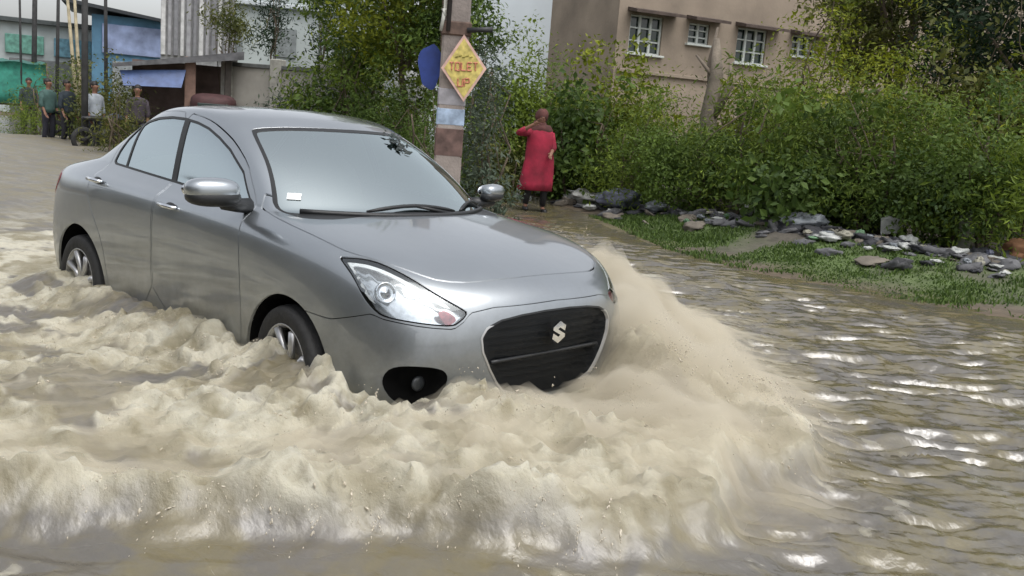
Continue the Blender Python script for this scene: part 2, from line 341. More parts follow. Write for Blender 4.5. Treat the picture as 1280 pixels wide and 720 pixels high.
M['black']=mat('black_plastic',(.012,.013,.014),.45,var=.2)
M['inner']=mat('inner_dark',(.006,.006,.006),.9,var=.1,spec=.1)
M['rubber']=mat('tyre_rubber',(.018,.018,.018),.75,var=.3,bump=.3)
M['alloy']=mat('wheel_alloy',(.5,.5,.5),.35,metal=.8,var=.2)
M['chrome']=mat('chrome',(.75,.77,.8),.08,metal=1.,var=.05)
M['ws']=glass_mat('windscreen_glass',(.62,.70,.69),.56,rough=.035,top=.85,refl=(.84,.94,.95))
M['glass']=glass_mat('side_glass',(.40,.46,.46),.50,rough=.04,top=.85,refl=(.82,.93,.97))
M['lens']=glass_mat('lamp_lens',(.93,.95,.96),.10,rough=.03,top=.7)
M['seat']=mat('seat_fabric',(.30,.28,.24),.9,var=.15)
M['red_lens']=mat('red_lens',(.28,.03,.04),.25,coat=.6)
M['amber']=mat('indicator_pink_reflection',(.30,.075,.085),.22,coat=.6,metal=.4,var=.5,scale=30)
M['bowl']=mat('lamp_bowl',(.72,.75,.77),.16,metal=.75,var=.3,scale=16)
M['white']=mat('white_sticker',(.75,.76,.75),.5,var=.05)
# ------------------------------------------------------------------ car
car=empty('car',(0,0,0),0,'silver grey saloon car ploughing through brown floodwater with its front towards us','car')
S0=build_shell()
S0,_=split(S0,f_arch)
S0,wsI=split(S0,f_ws); S0,rsI=split(S0,f_rs)
S1,dloI=split(S0,f_dlo)
S1,hlI=split(S1,f_hl); S1,grI=split(S1,f_gr); S1,fgI=split(S1,f_fg); S1,tlI=split(S1,f_tl)
liner=off(S1,-.016)
S2,fd=split(S1,f_fd,.0033); S2,rd=split(S2,f_rd,.0033); S2,bon=split(S2,f_bon,.004); S2,boot=split(S2,f_boot,.0025); S2,bmp=split(S2,f_bmp,.0022)
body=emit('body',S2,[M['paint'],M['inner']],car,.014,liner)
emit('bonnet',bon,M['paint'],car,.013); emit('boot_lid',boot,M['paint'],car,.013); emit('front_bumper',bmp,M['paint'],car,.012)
def glassparts(m,fn,band,name,gm,parent,sealname):
    d=fn(m.V); inner=clip(m,d+band,False); seal=clip(m,d+band,True)
    g=emit(name,off(inner,-.004),gm,parent,.0); emit(sealname,off(seal,-.002),M['black'],parent if parent is not car else g,.012); return g
wsg=glassparts(wsI,f_ws,.014,'windscreen',M['ws'],car,'windscreen_seal')
glassparts(rsI,f_rs,.02,'rear_window',M['glass'],car,'window_seal')
def line_sd(V,a,b):   # signed distance to a line in the x,z plane (positive to the rear)
    a=np.array(a);b=np.array(b);e=(b-a)/np.linalg.norm(b-a); return -((X(V)-a[0])*e[1]-(Z(V)-a[1])*e[0])
BP=lambda V:line_sd(V,(-1.445,1.0),(-1.532,1.38)); QP=lambda V:line_sd(V,(-2.075,1.04),(-2.115,1.33))
for s,lab in ((-1,'near'),(1,'far')):
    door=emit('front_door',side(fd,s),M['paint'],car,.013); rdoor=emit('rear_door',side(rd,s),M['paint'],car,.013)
    m=side(dloI,s); d=f_dlo(m.V)
    seal=clip(m,d+.013,True); inn=clip(m,d+.013,False)
    front=clip(inn,BP(inn.V)+.030,False); rest=clip(inn,BP(inn.V)+.030,True)
    pil=clip(rest,BP(rest.V)-.024,False); rest=clip(rest,BP(rest.V)-.024,True)
    rear=clip(rest,QP(rest.V)+.011,False); rest=clip(rest,QP(rest.V)+.011,True)
    bar=clip(rest,QP(rest.V)-.011,False); qtr=clip(rest,QP(rest.V)-.011,True)
    emit('window',off(front,-.006),M['glass'],door); emit('window',off(rear,-.006),M['glass'],rdoor); emit('quarter_window',off(qtr,-.006),M['glass'],rdoor)
    emit('window_trim',off(join([seal,pil,bar]),-.002),M['black'],body,.01)
    # handles
    for dr,hx,hz in ((door,-1.262,.905),(rdoor,-2.20,.952)):
        h=MB(); y=s*.868
        h.tube([(hx+.085,s*.850,hz),(hx+.07,s*.872,hz+.001),(hx,s*.880,hz+.004),(hx-.07,s*.874,hz+.005),(hx-.09,s*.850,hz+.004)],[.010,.012,.013,.012,.010],8)
        h.blob((hx+.02,s*.848,hz+.002),(.06,.008,.022),6,mi=1)
        h.build('handle',[M['chrome'],M['black']],dr,True)
    # wing mirror
    my=.985 if s<0 else .905; ms=1. if s<0 else .7
    mm=MB(); mm.blob((-.555,s*my,1.070),(.080*ms,.130*ms,.058*ms),12,pw=.78,rot=rotz(s*.22)); mi=mm.build('wing_mirror',M['paint'],door,True)
    mm=MB(); mm.blob((-.553,s*(my-.005),1.035),(.081*ms,.131*ms,.046*ms),12,pw=.8,rot=rotz(s*.22)); mm.tube([(-.60,s*.76,.985),(-.585,s*.84,.99),(-.565,s*.92,1.0)],[.04,.035,.03],10)
    mm.build('mirror_base',M['black'],mi if False else door,True)
    mm=MB(); mm.blob((-.628,s*my,1.062),(.014,.11*ms,.05*ms),8,rot=rotz(s*.22)); mm.build('mirror_glass',M['chrome'],door,True)
    # triangular black sail at the A pillar foot
    # headlight
    h=side(hlI,s); d=f_hl(h.V); rim=clip(h,d+.0065,True); lens=clip(h,d+.0065,False)
    hl=emit('headlight',off(lens,-.003),M['lens'],car,0.)
    emit('lamp_rim',off(rim,-.006),M['inner'],hl,.03)
    dl=f_hl(lens.V); depth=.012+.055*np.clip(-dl/.05,0,1)**.5
    # stepped reflector bowl
    bx=Q(lens.V); ribs=.011*np.sin(Z(lens.V)*95+bx*9+1.5*np.sin(bx*17))*sstep(.42,.2,np.abs(bx+.08))+.006*np.sin(bx*70+Z(lens.V)*30)
    bowl=Surf(lens.V-lens.N*(depth+ribs)[:,None],lens.N,lens.F); ob=emit('reflector',bowl,M['bowl'],hl)
    # projector and indicator inside the lamp
    pts=[(-.27,.762,.047)]
    for q,z,r in pts:
        k=np.argmin((Q(h.V)-q)**2+(Z(h.V)-z)**2); c=h.V[k]-h.N[k]*.045; n=h.N[k]
        pr=MB(); V=[];n2=n*.4+np.array([.9,0,0])*.6; n2/=np.linalg.norm(n2); a=np.cross(n2,(0,0,1.));a/=np.linalg.norm(a);b2=np.cross(a,n2)
        for rr,hh in ((r,.0),(r,.018),(r*.86,.020),(r*.8,.004),(r*.45,.012),(.001,.022)):
            V+=[c+n2*hh+(a*math.cos(t)+b2*math.sin(t))*rr for t in np.linspace(0,2*math.pi,20,endpoint=False)]
        pr.add(V,[[i*20+k2,i*20+(k2+1)%20,i*20+20+(k2+1)%20,i*20+20+k2] for i in range(5) for k2 in range(20)]); pr.build('lamp_cup',M['chrome'],hl,True)
    ind=clip(lens,np.hypot((Q(lens.V)-.125)/1.9,Z(lens.V)-.662+(Q(lens.V)-.125)*.25)-.026+.010*fbm(lens.V*38,2,5),False)
    emit('indicator_reflection',off(ind,-.010),M['amber'],hl,.01)  # turn signal patch, its pinkish red reflection painted into the colour
    drk=clip(lens,poly_sd(Q(lens.V),Z(lens.V),[(-.56,.845),(-.50,.83),(-.42,.76),(-.40,.725),(-.45,.765),(-.53,.82)]),False); emit('lamp_dark_trim',off(drk,-.008),M['black'],hl,.006)  # black strip along the rear lower edge of the lens
    strip=clip(lens,np.maximum(np.abs(f_hl(lens.V)+.024)-.006,-(Z(lens.V)-.70)),False); emit('light_strip',off(strip,-.007),M['white'],hl,.01)
    # fog lamp recess
    f=side(fgI,s); df=f_fg(f.V); rec=Surf(f.V-f.N*(.004+.09*np.clip(-df/.035,0,1))[:,None],f.N,f.F); fo=emit('fog_lamp',rec,M['inner'],car,.02)
    k=np.argmin((Q(f.V)+.03)**2+(Z(f.V)-.36)**2); c=f.V[k]-f.N[k]*.05
    fl=MB(); fl.lathe([(.032,0),(.034,.008),(.028,.012),(.012,.014),(.001,.015)],20,'x',c); fl.build('lamp_glass',mat('fog_glass',(.03,.033,.035),.3),fo,True)
    t=side(tlI,s); emit('tail_light',off(t,.004),M['red_lens'],car,.02)
# grille
d=f_gr(grI.V); rim=clip(grI,d+.008,True); inn=clip(grI,d+.008,False); di=np.clip(-f_gr(inn.V)-.008,0,1)
gz=Z(inn.V); slat=.5+.5*np.cos(gz*2*math.pi/.034); lat=.5+.5*np.cos(Y(inn.V)*2*math.pi/.05)
dep=.012+.05*np.clip(di/.05,0,1)-.016*(slat>.5)*np.clip(di/.03,0,1)-.006*(lat>.75)*np.clip(di/.03,0,1)
gr=emit('grille',Surf(inn.V-inn.N*dep[:,None],inn.N,inn.F),mat('grille_black',(.006,.007,.008),.5,var=.2,spec=.25),car)
gr.data.set_sharp_from_angle(angle=math.radians(25))
rs0=clip(rim,np.maximum(Z(rim.V)-.625,.30-Z(rim.V)),False); rb_=clip(rim,np.maximum(Z(rim.V)-.625,.30-Z(rim.V)),True)
[emit('grille_surround',off(side(rs0,q_),.003),M['alloy'],gr,.02) for q_ in (-1,1)]; emit('grille_lip',off(rb_,.001),M['black'],gr,.02)
bb=MB(); bb.tube([(.775,y,.455) for y in np.linspace(-.37,.37,15)],.010,8);  bb.build('grille_bar',M['black'],gr,True)
# emblem: slanted S of two hooked strokes
SP=[(.045,.028),(.004,.052),(-.042,.026),(-.042,.012),(.010,-.014),(-.004,-.022),(-.040,-.003),(-.045,-.028),(-.004,-.052),(.042,-.026),(.042,-.012),(-.010,.014),(.004,.022),(.040,.003)]
em=MB(); ex=.826; n=len(SP)
em.add([(ex,a*1.02,.566+b*1.05) for a,b in SP]+[(ex+.014,a,.566+b) for a,b in SP],[[i,(i+1)%n,(i+1)%n+n,i+n] for i in range(n)]+[list(range(n,2*n))]); em.build('emblem',M['chrome'],gr)
pl=MB(); pl.box((-3.165,0,.72),(.01,.25,.055),bev=.004); pl.build('number_plate',M['white'],car)
# wheel wells and underside
ww=MB()
for cx,cz,R in (FW,RW):
    for s in (-1,1):
        A=np.linspace(0,2*math.pi,41); V=[];F=[]
        for yy,rr in ((.845,R+.002),(.60,R+.002),(.58,R*.2)):
            V+=[(cx+rr*math.cos(a),s*yy,cz+rr*math.sin(a)) for a in A]
        for r in range(2):
            for i in range(40): F.append([r*41+i,r*41+i+1,(r+1)*41+i+1,(r+1)*41+i])
        ww.add(V,F)
ww.add([(x,y,.44) for x,y in ((-2.9,-.8),(.1,-.8),(.1,.8),(-2.9,.8))],[[0,1,2,3]])
ww.build('wheel_housing',M['inner'],car)
# wheels
def wheel():
    w=MB(); prof=[(.205,-.095),(.235,-.104),(.272,-.106),(.290,-.096),(.298,-.075),(.300,-.03),(.300,.03),(.298,.075),(.290,.096),(.272,.106),(.235,.104),(.205,.095)]
    root=MB().lathe([(.30,-.1)],3).n
    t=w.lathe(prof,48,'y'); return t
def make_wheel(x,y,z,s,steer,spin):
    hub=empty('wheel',(x,y,z),steer); hub.parent=car
    ty=MB().lathe([(.205,-.095),(.235,-.104),(.272,-.106),(.290,-.096),(.298,-.075),(.295,-.06),(.300,-.055),(.300,-.01),(.295,-.005),(.295,.005),(.300,.01),(.300,.055),(.295,.06),(.298,.075),(.290,.096),(.272,.106),(.235,.104),(.205,.095)],48,'y').build('tyre',M['rubber'],hub,True)
    r=MB(); r.lathe([(.212,s*-.09),(.205,s*-.05),(.190,s*.02),(.192,s*.075),(.208,s*.098),(.214,s*.098),(.214,s*.085)],40,'y')
    for k in range(8):
        a=spin+k*math.pi/4; c,s_=math.cos(a),math.sin(a); tw=.16
        pts=[(c*.03,s*.075,s_*.03),(math.cos(a+tw*.5)*.11,s*.082,math.sin(a+tw*.5)*.11),(math.cos(a+tw)*.198,s*.088,math.sin(a+tw)*.198)]
        r.tube(pts,[.026,.017,.021],7)
    r.lathe([(.001,s*.105),(.03,s*.103),(.045,s*.09),(.05,s*.06)],20,'y')
    r.build('rim',M['alloy'],hub,True)
    b=MB(); b.lathe([(.001,s*.03),(.135,s*.03),(.135,s*.01)],30,'y'); b.build('brake_disc',mat('brake_steel',(.16,.15,.14),.5,metal=.6),hub,True)
for x in (FW[0],RW[0]):
    for s in (-1,1): make_wheel(x,s*.765,.285,s,-.10 if x>-1 else 0,.3 if x>-1 else .9)
# wipers, cowl, interior
for y0,y1 in ((-.33,.24),(.30,.66)):
    wp=MB(); t=np.linspace(0,1,9)
    px=lambda y:-.135-.32*(abs(y)/.7)**2.2
    pts=[(px(y0+(y1-y0)*a)-.012-.03*math.sin(math.pi*a),y0+(y1-y0)*a,.998+.030*math.sin(math.pi*a)) for a in t]
    wp.tube(pts,[.006]+[.011]*7+[.006],6); wp.tube([(px(y1)+.02,y1-.04,.985),pts[4]],[.012,.009],6); wp.build('wiper',M['black'],car,True)
# dark cowl strip at the foot of the windscreen
cw=MB(); yy=np.linspace(-.62,.62,25); px=lambda y:-.115-.33*(abs(y)/.7)**2.2
cw.tube([(px(y)+.004,y,.984) for y in yy],.014,8); cw.build('cowl_trim',M['black'],car,True)
for x,y in ((-1.15,-.36),(-1.15,.36)):
    st=MB(); st.blob((x,y,.62),(.24,.25,.09),8,pw=.7); st.blob((x-.32,y,.88),(.09,.24,.33),10,pw=.75,rot=roty(-.28)); st.blob((x-.42,y,1.22),(.05,.13,.09),8,pw=.75)
    st.build('front_seat',M['seat'],car,True)
st=MB(); st.blob((-2.02,0,.62),(.22,.62,.09),10,pw=.6); st.blob((-2.28,0,.85),(.09,.62,.28),10,pw=.6,rot=roty(-.35)); st.build('rear_seat',M['seat'],car,True)
ds=MB(); ds.blob((-.52,0,.86),(.24,.64,.12),12,pw=.6); ds.build('dashboard',M['black'],car,True)
sw=MB(); A=np.linspace(0,2*math.pi,33); sw.tube([np.array((-.80,-.36,.93))+rotz(0)@roty(.45)@np.array((0,math.cos(a)*.18,math.sin(a)*.18)) for a in A],.014,8,False); sw.tube([(-.80,-.36,.93),(-.62,-.36,.88)],.03,8)
sw.build('steering_wheel',M['black'],car,True)
rm=MB(); rm.blob((-.99,0,1.315),(.015,.11,.032),8,pw=.7); rm.tube([(-.95,0,1.37),(-.99,0,1.32)],.01,6); rm.build('rear_view_mirror',M['black'],car,True)
def on_ws(y,z,lift=.002):
    k=np.argmin((Y(wsI.V)-y)**2+(Z(wsI.V)-z)**2); return wsI.V[k]+wsI.N[k]*lift,wsI.N[k]
c,n=on_ws(-.60,1.045,-.001); a=np.cross((0,0,1.),n);a/=np.linalg.norm(a);b=np.cross(n,a)
stk=MB(); Vs=[c+a*.035*i+b*.022*j for i,j in ((-1,-1),(1,-1),(1,1),(-1,1))]; stk.add(Vs+[v+n*.0015 for v in Vs],[[0,1,2,3],[4,5,6,7],[0,1,5,4],[1,2,6,5],[2,3,7,6],[3,0,4,7]]); stk.build('sticker',M['white'],wsg)
# wet leaves stuck on the windscreen
lf=MB(); rr=random.Random(3); c0,n0=on_ws(.37,1.345,.006); c1,_=on_ws(.28,1.285,.006)
for k in range(46):
    t=rr.random(); w=.028 if k<34 else .07
    c,n=on_ws(c0[1]*(1-t)+c1[1]*t+rr.gauss(0,w),min(1.372,c0[2]*(1-t)+c1[2]*t+rr.gauss(0,w*.45)),.004+rr.random()*.012)
    n=n+np.array([rr.gauss(0,.25) for _ in range(3)]); n/=np.linalg.norm(n)
    a=np.cross(n,(rr.random()-.5,rr.random()-.5,rr.random()-.5)); a/=np.linalg.norm(a); b=np.cross(n,a); L=rr.uniform(.02,.045) if k<34 else rr.uniform(.008,.02); w_=L*.45
    lf.add([c-a*L,c-b*w_+n*.002,c+a*L,c+b*w_+n*.002,c+n*.006],[[0,1,4],[1,2,4],[2,3,4],[3,0,4]])
info(lf.build('leaf_clump',mat('wet_leaf',(.010,.018,.014),.3),None),'small dark clump of wet leaves stuck near the top of the windscreen','leaves')
# ------------------------------------------------------------------ ground
SHORE=[(-60,13.5),(-40,13),(-30,11.5),(-20,10.6),(-12,11.5),(-8.3,10.4),(-5.2,8.1),(-3.1,6.6),(-1.9,6.1),(-.9,6.0),(.5,6.1),(1.2,6.2),(6,6.4),(20,8),(60,12)]
sx=np.array([p[0] for p in SHORE]); sy=np.array([p[1] for p in SHORE])
def ground_h(x,y):
    d=y-np.interp(x,sx,sy)                       # >0 on the bank
    n=fbm(P3(x*.8,y*.8),4,11); n2=fbm(P3(x*3.5,y*3.5),3,12)
    h=.08+np.clip(d,-2,0)*.14+np.where(d>0,.30*sstep(0,2.6,d)+.02*d.clip(0,20)*.2,0)+n*.07*sstep(-2,1.,d)+n2*.035*sstep(-.6,.6,d)
    far=sstep(-36,-42,x)*.35
    h=np.maximum(h,-.2)*1.0; h=np.where(x<-36,np.maximum(h,-.2+far*1.2),h)
    return h+sstep(60,300,np.hypot(x,y))*1.5
def axis(lo,hi,step,out,k=1.25):
    a=list(np.arange(lo,hi,step)); s=step; v=a[-1]
    while v<out: s*=k; v+=s; a.append(v)
    s=step; v=a[0]; pre=[]
    while v>-out: s*=k; v-=s; pre.append(v)
    return np.array(pre[::-1]+a)
def sheet(name,xs,ys,hf,m,col=None,hole=None):
    XX,YY=np.meshgrid(xs,ys,indexing='ij'); H=hf(XX,YY); ni,nj=XX.shape
    idx=np.arange(ni*nj).reshape(ni,nj); F=np.stack([idx[:-1,:-1],idx[1:,:-1],idx[1:,1:],idx[:-1,1:]],-1).reshape(-1,4)
    c=None if col is None else col(XX.ravel(),YY.ravel(),H.ravel())
    return mesh_np(name,P3(XX.ravel(),YY.ravel(),H.ravel()),F,m,None,True,col=c)
MUD=np.array([.105,.075,.045]); GRN=np.array([.07,.105,.03]); DIRT=np.array([.085,.075,.06])
def gcol(x,y,h):
    d=y-np.interp(x,sx,sy); g=sstep(-.15,.35,fbm(P3(x*.9,y*.9),4,31)+.25*sstep(.1,.8,d)-.5*sstep(1.6,3,d))[:,None]; n=fbm(P3(x*5,y*5),3,33)[:,None]
    wet=sstep(.9,-.1,d)[:,None]
    c=DIRT*(1-g)+GRN*g; c=c*(1-wet*.75)+MUD*wet*.75; return c*(1+.3*n)
mg=mat('ground_soil',(.1,.1,.1),.85,attr='col',var=.25,scale=9,bump=.5,bscale=25)
o=sheet('ground',axis(-14,5,.10,500),axis(4,13,.10,500),ground_h,mg,gcol); o['kind']='structure'
# ------------------------------------------------------------------ flood water
FO=[(-4.4,-5.5),(-1.2,-3.4),(.2,-2.62),(.57,-2.29),(.74,-2.11),(.88,-1.92),(1.05,-1.74),(1.35,-1.50),(1.62,-1.12),(1.87,-.86),(2.02,-.45),(2.04,.14),(1.72,.80),(1.34,1.30),(.95,1.8),(.45,2.35),(-.6,3.1),(-2.0,4.3),(-4.4,5.6),(-9,6.6),(-16,7.2),(-26,7.5),(-26,-14)]
FOP=smoothpoly(FO,1)
HULL=[(.82,-.5),(.84,0),(.82,.5),(.55,.78),(.2,.84),(-2.8,.84),(-3.12,.6),(-3.12,-.6),(-2.8,-.84),(.2,-.84),(.55,-.78)]
def seg_d(x,y,a,b):
    ex,ey=b[0]-a[0],b[1]-a[1]; t=np.clip(((x-a[0])*ex+(y-a[1])*ey)/(ex*ex+ey*ey),0,1); return np.hypot(x-a[0]-ex*t,y-a[1]-ey*t),t
def flood(x,y):
    """height, foam amount"""
    wob=fbm(P3(x*1.6,y*1.6),4,5)*.22+fbm(P3(x*6,y*6),3,6)*.07
    din=-poly_sd(x,y,FOP)+wob*sstep(-6,0,x); dh=poly_sd(x,y,HULL)
    ins=sstep(-.02,.22,din); near=sstep(-4.5,-1.2,x)
    swirl=P3(x*1.3+.5*fbm(P3(x,y),2,41),y*1.9,.3)
    # foam coverage, with holes of brown water
    hole=fbm(swirl*1.5,5,21,.6)
    lip=np.exp(-((din-.18)/.16)**2)
    calm=sstep(-4,-8,x)
    foam=ins*np.clip(1.02-1.7*sstep(.0,.32,hole)*(1-lip)*(1-.35*calm),0,1)
    foam=foam*(.86+.25*fbm(P3(x*9,y*9),3,22))*(1-.72*calm)
    # envelope
    env=.06*ins+.065*lip*(.45+.9*np.clip(.5+fbm(P3(x*2.4,y*2.4),3,24),0,1))*(near)*sstep(2.3,.2,np.abs(y+1.0)*0+np.maximum(0,y+.2))
    d1,_=seg_d(x,y,(1.25,-.45),(1.25,.75)); env+=.07*np.exp(-(d1/.42)**2)
    d2,t2=seg_d(x,y,(.45,1.35),(-2.6,2.5)); env+=(.19-.0*t2)*np.exp(-(d2/(.36+.28*t2))**2)*sstep(.5,.1,x-.35)
    d3,t3=seg_d(x,y,(.95,-.95),(-.6,-1.55)); env+=.06*np.exp(-(d3/.38)**2); env+=.085*np.exp(-(((x-.85)/.32)**2+((y+.62)/.42)**2))
    env+=.14*np.exp(-(np.maximum(dh,0)/.28)**2)*(1-.85*sstep(.35,.6,x)*sstep(.55,.35,y))*sstep(-3.6,-2.6,x)
    d4,_=seg_d(x,y,(1.45,-.9),(1.55,.6)); env+=.05*np.exp(-(d4/.3)**2); env+=.07*np.exp(-(np.maximum(dh,0)/.25)**2)*sstep(.2,.6,x)*sstep(.30,.50,y)+.15*np.exp(-(((x-.98)/.22)**2+((y-.62)/.22)**2))
    # turbulence
    b=fbm(P3(x*2.1,y*2.6,.7),6,51,.55,True); c=fbm(P3(x*5.2,y*6,.2),5,52,.62,True); e=fbm(P3(x*.9,y*1.1,.4),3,53)
    amp=ins*(.35+.65*near)
    f2=fbm(P3(x*13,y*14,.9),3,54,.6,True)
    tur=amp*(.036*b+.046*c+.03*e+.024*f2)*(1-.55*(1-np.clip(foam,0,1)))*(.55+1.6*np.clip(env,0,.26)/.25)
    # open-water ripples, long crests drifting from the splash
    out=1-ins; w1=x*.80+y*.60+.35*fbm(P3(x*1.2,y*1.2),3,61)
    al=x*.73+y*.68; ac=-x*.68+y*.73; wq=.25*fbm(P3(x*1.1,y*1.1),2,64)
    ab=fbm(np.stack([al*2.3+wq*2,ac*11+wq*5,0*x],-1),4,66,.52)
    rip=(-.066*np.abs(ab)+.030*ab+.011*fbm(np.stack([al*4.5,ac*17.,0*x],-1),3,67,.5)+.004*fbm(np.stack([x*2.2-y*3.4,x*7+y*5.,0*x],-1)*.8,4,62,.6,True)+.007*np.sin(w1*11+2.5*fbm(P3(x*1.7,y*1.7),2,63))+.010*fbm(P3(x*2.4,y*5.5),4,65,.55,True))*sstep(26,6,np.hypot(x,y))
    shore=sstep(0,1.2,np.interp(x,sx,sy)-y)
    global HOL; HOL=np.clip(sstep(.18,-.22,b*.6+c*.5)*ins*(1-.5*lip)+.35*sstep(.1,-.3,f2),0,1)
    h=.08+env+tur+rip*(out*(1-.6*sstep(-.9,-.1,din)*sstep(.2,-.4,y))+.3*ins)*(.25+.75*shore)
    fr=out*sstep(.55,.9,fbm(P3(x*2,y*3.5),4,71,.6,True))*sstep(-1.1,-.1,din)*.6   # loose foam streaks outside
    return h,np.clip(foam+fr,0,1),din
def water_mat():
    m,nt,b=nodes('flood_water'); N=nt.nodes.new; L=nt.links.new
    at=N('ShaderNodeAttribute'); at.attribute_name='col'; se=N('ShaderNodeSeparateColor'); L(at.outputs['Color'],se.inputs[0])
    tc=N('ShaderNodeTexCoord'); mp=N('ShaderNodeMapping'); mp.inputs['Scale'].default_value=(1,1.6,1); mp.inputs['Rotation'].default_value=(0,0,-.6); L(tc.outputs['Object'],mp.inputs[0])
    n=N('ShaderNodeTexNoise'); n.inputs['Scale'].default_value=9; n.inputs['Detail'].default_value=8; n.inputs['Roughness'].default_value=.65; L(mp.outputs[0],n.inputs['Vector'])
    # foam factor broken up by noise
    ad=N('ShaderNodeMath'); ad.operation='MULTIPLY_ADD'; ad.inputs[1].default_value=.55; L(n.outputs['Fac'],ad.inputs[0]); L(se.outputs[0],ad.inputs[2])
    fr=N('ShaderNodeMapRange'); fr.inputs[1].default_value=.45; fr.inputs[2].default_value=1.05; L(ad.outputs[0],fr.inputs[0])
    n3=N('ShaderNodeTexNoise'); n3.inputs['Scale'].default_value=1.7; n3.inputs['Detail'].default_value=5; L(tc.outputs['Object'],n3.inputs['Vector'])
    wc=N('ShaderNodeMix'); wc.data_type='RGBA'; wc.inputs[6].default_value=(.088,.081,.066,1); wc.inputs[7].default_value=(.128,.113,.092,1); L(n3.outputs['Fac'],wc.inputs[0])
    fcm=N('ShaderNodeMix'); fcm.data_type='RGBA'; fcm.inputs[6].default_value=(.44,.405,.31,1); fcm.inputs[7].default_value=(.42,.405,.325,1); L(n3.outputs['Fac'],fcm.inputs[0])
    mx=N('ShaderNodeMix'); mx.data_type='RGBA'; L(fr.outputs[0],mx.inputs[0]); L(wc.outputs[2],mx.inputs[6]); L(fcm.outputs[2],mx.inputs[7]); n5=N('ShaderNodeTexNoise'); n5.inputs['Scale'].default_value=3.4; n5.inputs['Detail'].default_value=6; n5.inputs['Distortion'].default_value=.8; L(tc.outputs['Object'],n5.inputs['Vector'])
    m5=N('ShaderNodeMapRange'); m5.inputs[1].default_value=.42; m5.inputs[2].default_value=.60; m5.inputs[3].default_value=0; m5.inputs[4].default_value=.85; L(n5.outputs['Fac'],m5.inputs[0])
    ol=N('ShaderNodeMix'); ol.data_type='RGBA'; ol.inputs[7].default_value=(.145,.12,.055,1); mo=N('ShaderNodeMath'); mo.operation='MULTIPLY_ADD'; mo.use_clamp=True; mo.inputs[1].default_value=.8; L(se.outputs[1],mo.inputs[0]); L(m5.outputs[0],mo.inputs[2]); m6=N('ShaderNodeMath'); m6.operation='MULTIPLY'; m6.inputs[1].default_value=.88; L(mo.outputs[0],m6.inputs[0]); L(m6.outputs[0],ol.inputs[0]); L(mx.outputs[2],ol.inputs[6]); L(ol.outputs[2],b.inputs['Base Color'])
    ro=N('ShaderNodeMapRange'); ro.inputs[3].default_value=.15; ro.inputs[4].default_value=.85; L(fr.outputs[0],ro.inputs[0]); rm_=N('ShaderNodeMath'); rm_.operation='MULTIPLY'; rm_.inputs[1].default_value=.55; L(se.outputs[2],rm_.inputs[0]); rx=N('ShaderNodeMath'); rx.operation='MAXIMUM'; L(rm_.outputs[0],rx.inputs[0]); L(ro.outputs[0],rx.inputs[1]); L(rx.outputs[0],b.inputs['Roughness'])
    setin(b,Subsurface_Weight=.2,Subsurface_Scale=.06,IOR=1.75,Specular_IOR_Level=.65,Subsurface_Radius=(1,.9,.7))
    n4=N('ShaderNodeTexNoise'); n4.inputs['Scale'].default_value=16; n4.inputs['Detail'].default_value=4; L(mp.outputs[0],n4.inputs['Vector'])
    bp=N('ShaderNodeBump'); bp.inputs['Strength'].default_value=.5; bp.inputs['Distance'].default_value=.012; L(n4.outputs['Fac'],bp.inputs['Height'])
    bp2=N('ShaderNodeBump'); bp2.inputs['Strength'].default_value=.6; bp2.inputs['Distance'].default_value=.02; L(n.outputs['Fac'],bp2.inputs['Height']); L(bp.outputs[0],bp2.inputs['Normal']); L(fr.outputs[0],bp2.inputs['Strength']); L(bp2.outputs[0],b.inputs['Normal'])
    return m
WM=water_mat()
xs=axis(-5,3.4,.02,450,1.06); ys=axis(-3.2,6.0,.022,450,1.06)
XX,YY=np.meshgrid(xs,ys,indexing='ij'); ni,nj=XX.shape
HH,FF,DD=flood(XX.ravel(),YY.ravel()); HO=HOL
x=XX.ravel();y=YY.ravel()
# churned water leans and folds: sideways push by noise
k=np.clip(FF,0,1)*sstep(-4.5,-2,x)*np.clip((HH-.12)/.12,0,1)*sstep(6,4,np.abs(y))
q=P3(x*3.2,y*3.2,0.); q[:,2]=HH*4
dx=fbm(q,4,81,.6)*.075*k; dy=fbm(q+9.1,4,82,.6)*.075*k; dz=fbm(q*1.7+3.3,4,83,.6)*.05*k
hull=poly_sd(x,y,HULL); HH=np.where(hull<-.06,np.minimum(HH,.30),HH)
idx=np.arange(ni*nj).reshape(ni,nj); F=np.stack([idx[:-1,:-1],idx[1:,:-1],idx[1:,1:],idx[:-1,1:]],-1).reshape(-1,4)
water=mesh_np('flood_water',P3(x+dx,y+dy,HH+dz),F,WM,None,True,col=np.stack([FF,HO,sstep(-.35,.25,DD)],-1)); water['kind']='structure'
def mist_t(x,y):
    h,f,d=flood(x,y); n=.5+.5*fbm(P3(x*2.6,y*2.6),4,91); n2=.5+.5*fbm(P3(x*7,y*7),3,92)
    d1,t1=seg_d(x,y,(.45,1.25),(-1.5,1.9)); t=.22*np.exp(-(d1/.58)**2)*(.7+.4*n)
    d2,_=seg_d(x,y,(1.45,.2),(-.6,2.9)); t+=.17*np.exp(-(d2/.72)**2)*n
    d3,_=seg_d(x,y,(1.6,-.7),(-.5,-2.4)); t+=.07*np.exp(-(d3/.30)**2)*n
    d4,_=seg_d(x,y,(1.1,.0),(1.1,.8)); t+=.07*np.exp(-(d4/.3)**2)*n
    t+=.05*sstep(-.15,.3,d)*n*sstep(-3,-2,x); t=t*(.75+.5*n2)-.02; return np.where(poly_sd(x,y,HULL)>-.12,t,-.03),h
mxs=np.arange(-3,2.6,.05); mys=np.arange(-3,4,.05); A_,B_=np.meshgrid(mxs,mys,indexing='ij'); a,b=A_.shape; tt,hh_=mist_t(A_.ravel(),B_.ravel())
